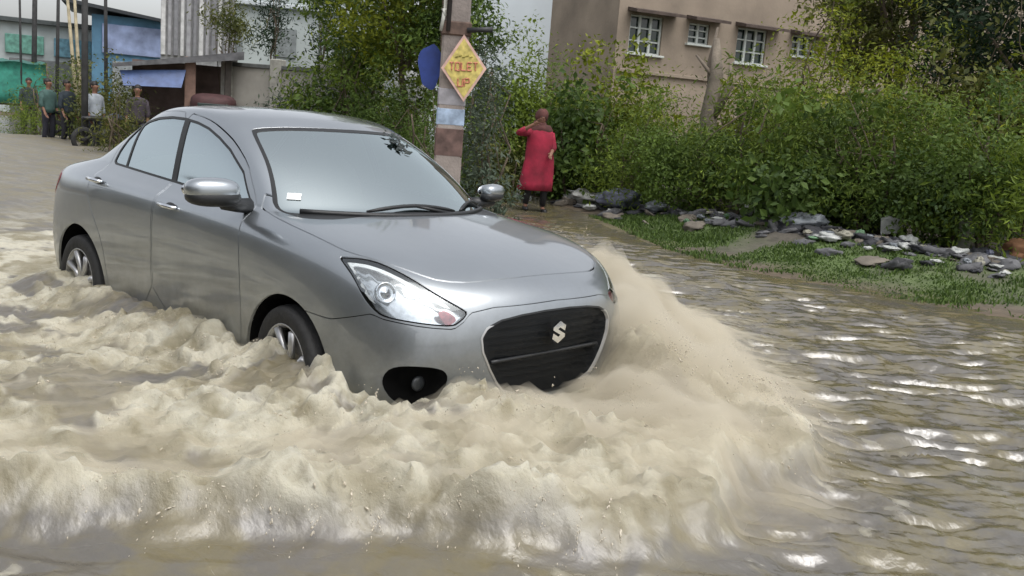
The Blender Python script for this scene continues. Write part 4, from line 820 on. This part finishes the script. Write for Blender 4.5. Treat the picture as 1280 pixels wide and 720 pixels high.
tp=MB(); tp.add([(-1.5,-.7,2.28),(.0,-.75,2.42),(.0,.3,2.2),(-1.5,.3,2.1),(-1.4,-.95,1.93),(-.1,-1.0,1.98)],[[0,1,2,3],[0,4,5,1]]); o=tp.build('awning',mat('blue_tarp',(.06,.10,.23),.5,var=.35,scale=4),sh); o.modifiers.new('s','SOLIDIFY').thickness=.02
# maroon three-wheeler rear under the shed
av=bearing(267,24); av[2]=gz(av); mv=empty('parked_rickshaw',av,math.atan2(*(CAM-av)[[1,0]])+math.pi/2,'dark maroon three wheeled rickshaw parked under the shed','rickshaw')
s=MB(); s.blob((0,.6,1.05),(.58,1.1,.62),12,pw=.6); s.build('body',mat('maroon_paint',(.07,.018,.02),.35,coat=.4),mv,True)
s=MB(); s.blob((0,.6,1.52),(.55,.95,.28),10,pw=.6); s.build('canopy',mat('maroon_hood',(.055,.02,.02),.7),mv,True)
s=MB(); s.box((0,-.44,1.4),(.36,.02,.16),bev=.01); s.build('rear_window',pane_m,mv)
for x_,y_ in ((-.5,.1),(.5,.1),(0,1.6)): s=MB(); s.lathe([(.14,-.05),(.21,-.05),(.22,0),(.21,.05),(.14,.05),(.02,.03)],18,'x',(x_,y_,.22)); s.build('wheel',M['rubber'],mv,True)
# compound wall
cw_=MB(); A=bearing(286,25.5); Bp=bearing(470,24.0); D_=Bp-A; L_=np.linalg.norm(D_); wr=empty('compound_wall',(A[0],A[1],gz(A)),math.atan2(D_[1],D_[0]),'beige compound wall with a dark coping behind the car roof','wall')
cw_.box((L_/2,0,1.15),(L_/2,.11,1.3)); cw_.build('panel',mat('beige_render',(.30,.285,.25),.9,var=.25,scale=1.5),wr)
s=MB(); s.box((L_/2,0,2.5),(L_/2+.05,.16,.05),bev=.01); s.build('coping',mat('coping_dark',(.10,.105,.10),.9),wr)
for k in range(4): s=MB(); s.box((L_*k/3,-.02,1.28),(.15,.17,1.42),bev=.02); s.build('pier',mat('pier_render',(.33,.32,.28),.9),wr)
nb=empty('added_unseen_building',(-6,-11,-.1),0,'added long low brown building out of view, darkening the reflection in the car side','building')  # building added out of view so the car's side reflects something dark
s=MB(); s.box((0,-3,2.3),(19,3,2.5)); s.build('wall',mat('near_render',(.10,.095,.075),.9,var=.4,scale=.5),nb)
s=MB(); s.box((0,-2.7,4.9),(19.4,3.6,.12),bev=.03); s.build('roof',mat('near_roof',(.08,.08,.08),.9),nb)
for k in range(7): s=MB(); s.box((-15+k*5,.03,1.5),(1.5,.05,1.3),bev=.02); s.build('shutter',mat('near_shutter',(.07+.02*(k%3),.09,.08),.6),nb)
# blue building and grey shops at the far left
bb_=house('blue_building',172,44,3.6,6,4.25,mat('blue_render',(.09,.20,.30),.8,var=.35,scale=1.3),'blue shop building with a dark roof edge',0)
s=MB(); s.add([(-2.9,-.5,4.75),(1.85,-.5,4.2),(1.85,6,4.28),(-2.9,6,4.8),(-2.9,-.5,4.6),(1.85,-.5,4.08),(1.85,6,4.16),(-2.9,6,4.65)],[[0,1,2,3],[7,6,5,4],[0,4,5,1],[1,5,6,2],[2,6,7,3],[3,7,4,0]]); s.build('roof',mat('roof_edge',(.03,.035,.04),.7),bb_)
s=MB(); s.box((-.1,-.06,3.3),(1.3,.06,.6),bev=.02); s.build('signboard',mat('sign_lilac',(.22,.27,.42),.6,var=.4,scale=2),bb_)
s=MB(); s.box((.2,-.05,1.3),(1.2,.06,1.1),bev=.02); s.build('shutter',mat('shutter_grey',(.25,.27,.28),.6),bb_)
gsb=house('grey_shop',85,47,5.6,5,4.2,mat('grey_render',(.36,.40,.40),.85,var=.25,scale=1.),'pale grey shop row behind the thin poles',0)
s=MB(); s.box((-.2,-.05,4.1),(2.9,.25,.10),bev=.02); s.build('ledge',mat('ledge_dark',(.06,.07,.07),.8),gsb)
for x_,c in ((-1.7,(.10,.25,.20)),(.2,(.10,.22,.28)),(1.8,(.3,.3,.28))):
    s=MB(); s.box((x_,-.08,3.1),(.75,.06,.4),bev=.02); s.build('signboard',mat('sign_panel',c,.6,var=.4),gsb)
s=MB(); s.box((0,-.05,1.3),(2.3,.04,1.2),bev=.02); s.build('shutter',mat('shutter_dark',(.13,.14,.14),.7),gsb)
lw=house('far_white_house',-2,50,3.4,5,3.5,mat('far_white',(.5,.52,.53),.85),'white house at the left edge of the picture',0)
s=MB(); s.box((.4,-.05,2.2),(.5,.05,.6),bev=.02); s.build('window',pane_m,lw)
# market stall with teal sheet
ts=bearing(27,36.5); stl=empty('market_stall',(ts[0],ts[1],.0),math.atan2(*(CAM-ts)[[1,0]])+math.pi/2,'teal tarpaulin stall standing in the far floodwater','stall')
s=MB(); V=[];nn=9
for j in range(5):
    for i in range(nn): V.append((-.75+i*.19,-.55+.05*math.sin(i*1.7+j),2.15-j*.34-.03*math.cos(i*1.1)))
V+= [(-.75+i*.19,.8,2.25+.03*math.sin(i*2.)) for i in range(nn)]
s.add(V,[[j*nn+i,j*nn+i+1,(j+1)*nn+i+1,(j+1)*nn+i] for j in range(4) for i in range(nn-1)]+[[i,i+1,5*nn+i+1,5*nn+i] for i in range(nn-1)]); o=s.build('tarpaulin',mat('teal_tarp',(.03,.21,.155),.6,var=.3),stl,True); o.modifiers.new('s','SOLIDIFY').thickness=.01
for x_ in (-.75,.75):
    for y_ in (-.5,.78): s=MB(); s.tube([(x_,y_,-.1),(x_,y_,2.2)],.03,7); s.build('leg',BARK,stl,True)
s=MB(); s.box((0,0,.75),(.7,.4,.03),bev=.01); s.build('counter',BARK,stl)
# poles
PM=mat('dark_post',(.045,.045,.045),.85,var=.3); YP=mat('bare_wood',(.30,.26,.17),.85,var=.3)
for u0,u1,d,r,h,lab in ((27,19,36,.045,6.5,'leftmost thin dark pole at the far left'),(41,49,37,.10,7,'thickest dark pole of the group at the far left'),(70,77,38,.07,7,'thin dark pole between the thickest pole and the leaning ones'),(106,102,24.5,.085,6,'tall dark pole standing nearest in the flood at the far left'),(133,124,38,.075,7,'thin dark pole in front of the blue building')):
    p=bearing(u0,d); q=bearing(u1+5,d); lean=(q-p)*.45; s=MB(); s.tube([(0,0,-.3),lean*.5+(0,0,h*.5),lean+(0,0,h)],[r,r*.85,r*.7],9); s.tube([(0,0,-.3),(0,0,.25)],[r*1.15,r*1.05],9); o=s.build('utility_pole',PM,None,True); o.location=(p[0],p[1],gz(p)); info(o,lab,'pole','thin dark poles at the far left')
for ua,ub,lab in ((100,84,'left one of the two leaning bare wooden props'),(104,93,'right one of the two leaning bare wooden props')):
    p=bearing(ua,30); q=bearing(ub,30.5); s=MB(); s.tube([(p[0],p[1],.1),((p+q)/2)*(1,1,0)+(0,0,2.0),(q[0],q[1],4.2)],[.06,.055,.04],8); o=s.build('wooden_prop',YP,None,True); info(o,lab,'wooden prop','leaning wooden props')
for u,d,lab in ((452,33,'thin grey lamp post above the dark bushes'),(397,38,'thin grey post beside the pale block')):
    p=bearing(u,d); s=MB(); s.tube([(0,0,-.2),(0,0,8.5)],[.09,.06],9); s.tube([(0,0,-.2),(0,0,.3)],.13,9); s.tube([(0,0,8.4),(.5,0,8.7)],[.04,.03],6); o=s.build('lamp_post',mat('grey_post',(.25,.27,.27),.7),None,True); o.location=(p[0],p[1],gz(p)); info(o,lab,'lamp post','thin grey posts')
# ------------------------------------------------------------------ concrete pole
pc=bearing(563,13.5); pz=gz(pc); pang=math.atan2(*(CAM-pc)[[1,0]])+math.pi/2
cp=empty('concrete_pole',(pc[0],pc[1],pz-.2),pang,'square concrete pole with a diamond sign and faded posters at the roadside','pole')
s=MB(); hh=5.2; b0,b1=.200,.175
s.add([(x*b,y*b,z) for z,b in ((0,b0),(1.2,b0*.98),(2.6,b0*.94),(hh,b1)) for x,y in ((-1,-.85),(-.85,-1),(.85,-1),(1,-.85),(1,.85),(.85,1),(-.85,1),(-1,.85))],[[r*8+i,r*8+(i+1)%8,r*8+8+(i+1)%8,r*8+8+i] for r in range(3) for i in range(8)]+[[24+i for i in range(8)]])
s.build('post',mat('pole_concrete',(.25,.215,.195),.9,var=.3,scale=3,bump=.4),cp)
def zof(v): return 1.498+(147-v)*13.3/1164-(pz-.2)        # picture row -> height on the pole
def wrap(z0,z1,m,name,e=.006):
    s=MB(); s.box((0,0,(z0+z1)/2),(b0*.965+e,b0*.965+e,(z1-z0)/2),bev=.02); s.build(name,m,cp)
wrap(zof(50),zof(33),mat('rust_clamp',(.10,.065,.05),.8,var=.4,scale=12),'clamp',.02)
wrap(zof(158),zof(136),mat('poster_blue',(.30,.38,.50),.8,var=.35,scale=9),'poster',.004)
wrap(zof(196),zof(160),mat('poster_brown',(.12,.075,.065),.85,var=.4,scale=8),'poster',.005)
wrap(zof(134),zof(112),mat('poster_grey',(.30,.29,.31),.85,var=.25,scale=9),'poster',.003)
s=MB(); s.tube([(.15,-.24,zof(43)),(.36,-.26,zof(41)),(.50,-.26,zof(40))],[.035,.035,.04],8); s.build('bracket_arm',mat('iron_black',(.02,.02,.022),.6),cp,True)
s=MB(); s.tube([(-.17,-.2,hh),(-.17,-.22,zof(28)),(-.20,-.22,zof(20))],[.028,.028,.026],8); s.tube([(-.17,-.22,zof(20)),(-.21,-.22,zof(46))],[.028,.022],8); s.build('conduit',mat('conduit_pale',(.42,.42,.38),.7),cp,True)
s=MB(); s.tube([(-.10,-.215,hh),(-.11,-.22,zof(45))],[.03,.03],8); s.build('cable',mat('cable_dark',(.04,.035,.035),.7),cp,True)
# diamond sign
dg=empty('diamond_sign',(pc[0],pc[1],pz-.2),pang,'worn yellow diamond sign with pinkish border and red lettering tied to the concrete pole','sign'); dc=np.array((.14,-.26,zof(88))); dw,dh=.315,.455
yel=mat('sign_yellow',(.50,.41,.12),.6,var=.4,scale=14); pink=mat('sign_pink',(.58,.38,.32),.6,var=.2,scale=9); redm=mat('sign_red',(.46,.17,.10),.6,var=.5,scale=30); oliv=mat('sign_olive',(.30,.26,.05),.6,var=.2)
tilt=rotz(0)@np.array([[math.cos(-.06),0,math.sin(-.06)],[0,1,0],[-math.sin(-.06),0,math.cos(-.06)]])
def dia(w,h,y0,y1): return [dc+tilt@np.array(q) for q in ((0,y0,-h),(w,y0,0),(0,y0,h),(-w,y0,0),(0,y1,-h),(w,y1,0),(0,y1,h),(-w,y1,0))]
DF=[[0,1,2,3],[7,6,5,4],[0,4,5,1],[1,5,6,2],[2,6,7,3],[3,7,4,0]]
MB().add(dia(dw,dh,-.008,.008),DF).build('plate',pink,dg); MB().add(dia(dw*.86,dh*.88,-.013,-.0085),DF).build('panel',yel,dg)
LET={'O':[(0,0,0,1),(1,0,1,1),(0,0,1,0),(0,1,1,1)],'T':[(.5,0,.5,1),(0,1,1,1)],'L':[(0,0,0,1),(0,0,1,0)],'E':[(0,0,0,1),(0,0,1,0),(0,.5,.8,.5),(0,1,1,1)],'U':[(0,0,0,1),(1,0,1,1),(0,0,1,0)],'P':[(0,0,0,1),(0,1,1,1),(1,.5,1,1),(0,.5,1,.5)],'A':[(0,0,.5,1),(.5,1,1,0),(.2,.4,.8,.4)],'M':[(0,0,0,1),(1,0,1,1),(0,1,.5,.4),(.5,.4,1,1)],'N':[(0,0,0,1),(1,0,1,1),(0,1,1,0)]}
def word(txt,cx,cz,cw,chh,m,th=.008):
    s=MB(); x0=cx-len(txt)*cw*.5
    for i,c in enumerate(txt):
        for a,b,c2,d in LET[c]:
            P_=dc+tilt@np.array((x0+(i+.1+a*.72)*cw,-.017,cz+b*chh)); Q_=dc+tilt@np.array((x0+(i+.1+c2*.72)*cw,-.017,cz+d*chh)); s.tube([P_,Q_],th,5)
    s.build('lettering',m,dg)
word('TOLET',0,-.03,.082,.105,redm,.011); word('UP',0,-.245,.09,.105,redm,.011); 
s=MB()
for k in range(5): P_=dc+tilt@np.array((-.10+k*.05,-.016,.15+(k%2)*.015)); s.tube([P_-(.02,0,0),P_+(.02,0,.01)],.011,5)
s.build('worn_marks',oliv,dg)
# blue board behind the pole
s=MB(); c=np.array((-.33,.12,zof(88))); A=np.linspace(0,2*math.pi,29)[:-1]
V=[c+np.array((.17*math.cos(a)*(1+.15*math.sin(3*a)),y,.31*math.sin(a)*(1+.06*math.cos(5*a)))) for y in (-.012,.012) for a in A]; s.add(V,[list(range(28))[::-1],list(range(28,56))]+[[i,(i+1)%28,28+(i+1)%28,28+i] for i in range(28)]); s.tube([c+(0,.03,0),c+(.35,.03,0)],.02,6)
o=s.build('blue_board',mat('board_blue',(.018,.045,.22),.5,var=.25),None); o.location=(pc[0],pc[1],pz-.2); o.rotation_euler=(0,0,pang); info(o,'rounded blue board fixed to the left of the concrete pole','board')
# leafy sprig right of the sign
p=bearing(607,13.9); make_tree('climbing_shrub',(p[0],p[1],gz(p)-.05),[(0,0,2.45,.28,.28,.3),(.12,0,2.1,.3,.3,.3),(.0,0,1.7,.35,.35,.4),(-.1,0,1.2,.35,.35,.4),(.1,0,.7,.4,.4,.5),(-.12,0,2.75,.14,.14,.16)],2600,.085,'grey',260,2.4,.025,0,'tall slender shrub climbing beside the diamond sign','shrub',stems=3)
# ------------------------------------------------------------------ people
def skin_body(name,joints,edges,m,parent,sub=2,shrink=False):
    me=bpy.data.meshes.new(name); me.from_pydata([j[:3] for j in joints],edges,[]); o=bpy.data.objects.new(name,me); COL.objects.link(o); o.parent=parent
    o.modifiers.new('skin','SKIN'); sk=me.skin_vertices[0].data
    for i,j in enumerate(joints): sk[i].radius=(j[3],j[3] if len(j)<5 else j[4]); sk[i].use_root=(i==0)
    md=o.modifiers.new('sub','SUBSURF'); md.levels=sub; md.render_levels=sub; me.materials.append(m); 
    o.modifiers['skin'].use_smooth_shade=True
    return o
SK=mat('skin_brown',(.22,.11,.07),.6,var=.1)
def person(loc,rz,label,top,bottom,pose,scale=1.,dress=None,scarf=None,group=None):
    r=empty('person',loc,rz,label,'person',group); r.scale=(scale,)*3
    # x: left-right, -y: facing
    J=[(0,0,.92,.13,.10),(0,0,1.08,.12,.09),(0,0,1.25,.14,.10),(0,0,1.38,.11,.08),(0,-.01,1.46,.05,.05),(0,-.015,1.53,.052,.06),(0,-.02,1.60,.078,.092),(0,-.02,1.67,.075,.088),
       (-.17,0,1.36,.055,.055),(.17,0,1.36,.055,.055)]
    E=[(0,1),(1,2),(2,3),(3,4),(4,5),(5,6),(6,7),(3,8),(3,9)]
    def chain(start,pts):
        pr=start
        for q in pts: J.append(q); E.append((pr,len(J)-1)); pr=len(J)-1
        return pr
    hl=chain(8,[(*pose['lel'],.042),(*pose['lwr'],.028)]); hr=chain(9,[(*pose['rel'],.042),(*pose['rwr'],.028)])
    for hnd,el,wr in ((hl,pose['lel'],pose['lwr']),(hr,pose['rel'],pose['rwr'])):
        d=np.array(wr)-np.array(el); d/=np.linalg.norm(d); sd=np.cross(d,(0,1,0)); sd/=np.linalg.norm(sd)+1e-9; w=np.array(wr)
        pm=chain(hnd,[(*(w+d*.06),.030,.018)])
        for k,Lf in enumerate((.070,.080,.076,.060)):
            b=w+d*.09+sd*(k-1.5)*.019; chain(pm,[(*b,.009),(*(b+d*Lf*.5+np.array((0,-.008,0))),.008),(*(b+d*Lf+np.array((0,-.03,0))),.006)])
        chain(hnd,[(*(w+d*.04-sd*.035),.011),(*(w+d*.075-sd*.055),.008)])
    for s,kn,an in ((-1,pose['lkn'],pose['lan']),(1,pose['rkn'],pose['ran'])):
        a=chain(0,[(s*.09,0,.86,.085),(*kn,.058),(*((np.array(kn)*.45+np.array(an)*.55)),.050),(*an,.034)])
        chain(a,[(an[0],an[1]-.03,an[2]-.05,.036),(an[0]+s*.02,an[1]-.15,an[2]-.06,.030)])
    skin_body('body',J,E,SK,r)
    # face
    f=MB(); f.blob((0,-.118,1.615),(.012,.018,.020),6); f.build('nose',SK,r,True)
    f=MB(); [f.blob((s*.032,-.100,1.635),(.012,.006,.005),6) for s in (-1,1)]; f.build('eyes',M['black'],r,True)
    f=MB(); f.blob((0,-.108,1.575),(.024,.008,.007),6); f.build('mouth',mat('lips',(.14,.04,.035),.6),r,True)
    f=MB(); [f.blob((s*.082,-.01,1.62),(.010,.02,.03),6) for s in (-1,1)]; f.build('ears',SK,r,True)
    hair=MB(); hair.blob((0,.024,1.650),(.092,.098,.100),10,rough=.15,seed=2); hair.build('hair',mat('hair_black',(.012,.010,.009),.6),r,True)
    # clothes
    def cloth(name,rings,m):
        s=MB(); n=24; V=[]
        for i,(cx,cy,z,rx,ry) in enumerate(rings):
            for k in range(n):
                a=2*math.pi*k/n; fold=1+.06*math.sin(5*a+i*.5)*(z<.95)+.03*math.sin(9*a)*(z<.7); V.append((cx+rx*fold*math.cos(a),cy+ry*fold*math.sin(a),z))
        s.add(V,[[r_*n+k,r_*n+(k+1)%n,(r_+1)*n+(k+1)%n,(r_+1)*n+k] for r_ in range(len(rings)-1) for k in range(n)]); o=s.build(name,m,r,True); o.modifiers.new('s','SOLIDIFY').thickness=.008; return o
    if dress: cloth('dress',[(0,0,1.45,.065,.07),(0,0,1.425,.16,.10),(0,0,1.37,.225,.13),(0,0,1.22,.225,.15),(0,0,1.05,.235,.15),(0,0,.9,.25,.17),(-.01,0,.7,.27,.19),(-.02,0,.5,.285,.21),(-.04,0,.38,.30,.22)],top)
    else: cloth('shirt',[(0,0,1.45,.065,.07),(0,0,1.425,.16,.10),(0,0,1.38,.235,.125),(0,0,1.30,.225,.135),(0,0,1.15,.18,.135),(0,0,.98,.165,.13),(0,0,.86,.17,.14)],top)
    for s_,sh_,el,wr in ((-1,(-.17,0,1.36),pose['lel'],pose['lwr']),(1,(.17,0,1.36),pose['rel'],pose['rwr'])):
        e=np.array(el); w=np.array(wr); s=MB(); s.tube([np.array(sh_),np.array(sh_)*.5+e*.5,e,e*.55+w*.45],[.075,.068,.06,.05],12); s.build('sleeve',top,r,True)
    for s_,kn,an in ((-1,pose['lkn'],pose['lan']),(1,pose['rkn'],pose['ran'])):
        k_=np.array(kn);a_=np.array(an); s=MB(); s.tube([(s_*.085,0,.92),k_*.5+np.array((s_*.045,0,.46)),k_,a_*.5+k_*.5,a_+(0,0,.02)],[.10,.088,.070,.062,.050],12); s.build('trouser_leg',bottom,r,True)
        s=MB(); s.blob((an[0]+s_*.01,an[1]-.07,an[2]-.065),(.048,.125,.038),8,pw=.8); s.build('shoe',M['black'],r,True)
    if scarf:
        s=MB(); s.blob((0,.022,1.645),(.112,.122,.128),12,rough=.16,seed=5); s.blob((0,.02,1.40),(.215,.15,.13),12,rough=.16,seed=6); s.tube([(-.02,.02,1.55),(-.03,.03,1.46)],[.11,.13],12); s.build('head_scarf',scarf,r,True)
    return r
face=lambda p,extra=0.: math.atan2(*(CAM-p)[[1,0]])+math.pi/2+extra
pp_=bearing(677,15.6); pp_[2]=.05
walk=dict(lel=(-.40,-.10,1.34),lwr=(-.20,-.26,1.50),rel=(.24,-.02,1.12),rwr=(.16,-.20,1.02),lkn=(-.13,-.05,.50),lan=(-.17,.03,.12),rkn=(.12,-.08,.50),ran=(.14,.02,.09))
P_=person((pp_[0],pp_[1],pp_[2]),face(pp_,.25),'person in a long crimson dress and dark red head scarf on the muddy bank',mat('crimson_cloth',(.23,.010,.030),.85,var=.5,scale=4,bump=.4,bscale=9),mat('black_leggings',(.012,.012,.014),.8),walk,.96,True,mat('scarf_rust',(.085,.028,.024),.85,var=.4,scale=7))
std=dict(lel=(-.23,.0,1.10),lwr=(-.22,-.12,.88),rel=(.23,.0,1.10),rwr=(.24,-.08,.86),lkn=(-.11,-.02,.50),lan=(-.12,.03,.10),rkn=(.11,-.04,.50),ran=(.13,.02,.10))
for u,d,c,b,lab in ((60,27.5,(.05,.10,.09),(.02,.02,.03),'far person in dark green clothes wading left of the poles'),(84,27,(.02,.03,.04),(.015,.015,.02),'far person in black standing beside the leaning props'),(118,24.8,(.30,.33,.36),(.03,.035,.05),'far person in a pale shirt and dark trousers behind the nearest thin pole'),(36,33,(.03,.04,.05),(.02,.02,.02),'far person in dark clothes under the teal stall'),(172,24,(.05,.04,.05),(.03,.03,.04),'far person in dark clothes between the olive bush and the shed')):
    p=bearing(u,d); p[2]=max(gz(p),-.05)-.03; person(tuple(p),face(p,rr.uniform(-.8,.8)),lab,mat('shirt_cloth',c,.85),mat('trouser_cloth',b,.85),std,1.)
# far water-edge clutter: motorbike
def motorbike(u,d,lab,rz):
    p=bearing(u,d); r=empty('motorbike',(p[0],p[1],max(gz(p),.0)),face(p,rz),lab,'motorbike')
    for x_ in (-.62,.62):
        w=MB(); w.lathe([(.20,-.04),(.28,-.05),(.30,0),(.28,.05),(.20,.04),(.19,0),(.20,-.04)],24,'y',(x_,0,.3)); w.lathe([(.001,-.03),(.05,-.05),(.05,.05),(.001,.03)],12,'y',(x_,0,.3))
        for k in range(6): a=k*math.pi/3; w.tube([(x_,0,.3),(x_+.2*math.cos(a),0,.3+.2*math.sin(a))],.008,5)
        w.build('wheel',M['rubber'],r,True)
    s=MB(); s.blob((.15,0,.82),(.27,.13,.13),8); s.build('tank',mat('bike_paint',(.04,.05,.08),.3,coat=.5),r,True)
    s=MB(); s.blob((-.32,0,.80),(.34,.12,.06),8,pw=.7); s.build('seat',M['black'],r,True)
    s=MB(); s.tube([(.62,0,.3),(.45,0,.85),(.40,0,1.0)],.03,7); s.tube([(-.62,0,.3),(-.2,0,.5),(.1,0,.6),(.42,0,.9)],.03,7); s.blob((0,0,.42),(.2,.12,.16),8); s.build('frame',PM,r,True)
    s=MB(); s.tube([(.33,-.32,1.05),(.42,0,1.0),(.33,.32,1.05)],.016,6); s.build('handlebar',PM,r,True)
    s=MB(); s.blob((.52,0,.92),(.07,.08,.08),8); s.build('headlight',M['lens'],r,True)
motorbike(136,24.6,'dark motorbike parked right of the nearest thin pole',.5); motorbike(98,27.2,'dark motorbike standing left of the nearest thin pole',-.6)
# ------------------------------------------------------------------ light
w=bpy.data.worlds.new('World'); scene.world=w; w.use_nodes=True; nt=w.node_tree; bg=nt.nodes['Background']
sky=nt.nodes.new('ShaderNodeTexSky'); sky.sky_type='NISHITA'; sky.sun_disc=False; sky.sun_elevation=math.radians(64); SUNAZ=math.radians(98); sky.sun_rotation=SUNAZ; sky.air_density=1.; sky.dust_density=4.; sky.ozone_density=1.
hs=nt.nodes.new('ShaderNodeHueSaturation'); hs.inputs['Saturation'].default_value=.22; nt.links.new(sky.outputs[0],hs.inputs['Color']); nt.links.new(hs.outputs[0],bg.inputs[0]); bg.inputs[1].default_value=.15
sl=bpy.data.lights.new('sun','SUN'); so=bpy.data.objects.new('sun',sl); COL.objects.link(so); sl.energy=.5; sl.angle=math.radians(48); sl.color=(1,.985,.96)
el=math.radians(64); sd=Vector((math.sin(SUNAZ)*math.cos(el),math.cos(SUNAZ)*math.cos(el),math.sin(el))); so.rotation_euler=sd.to_track_quat('Z','Y').to_euler()
vs=scene.view_settings; scene.display_settings.display_device='sRGB'; vs.view_transform='Standard'; vs.look='None'; vs.gamma=1; vs.use_curve_mapping=False; vs.exposure=.75
scene.cycles.volume_bounces=2; scene.cycles.max_bounces=8; scene.cycles.transparent_max_bounces=16; scene.cycles.use_denoising=True
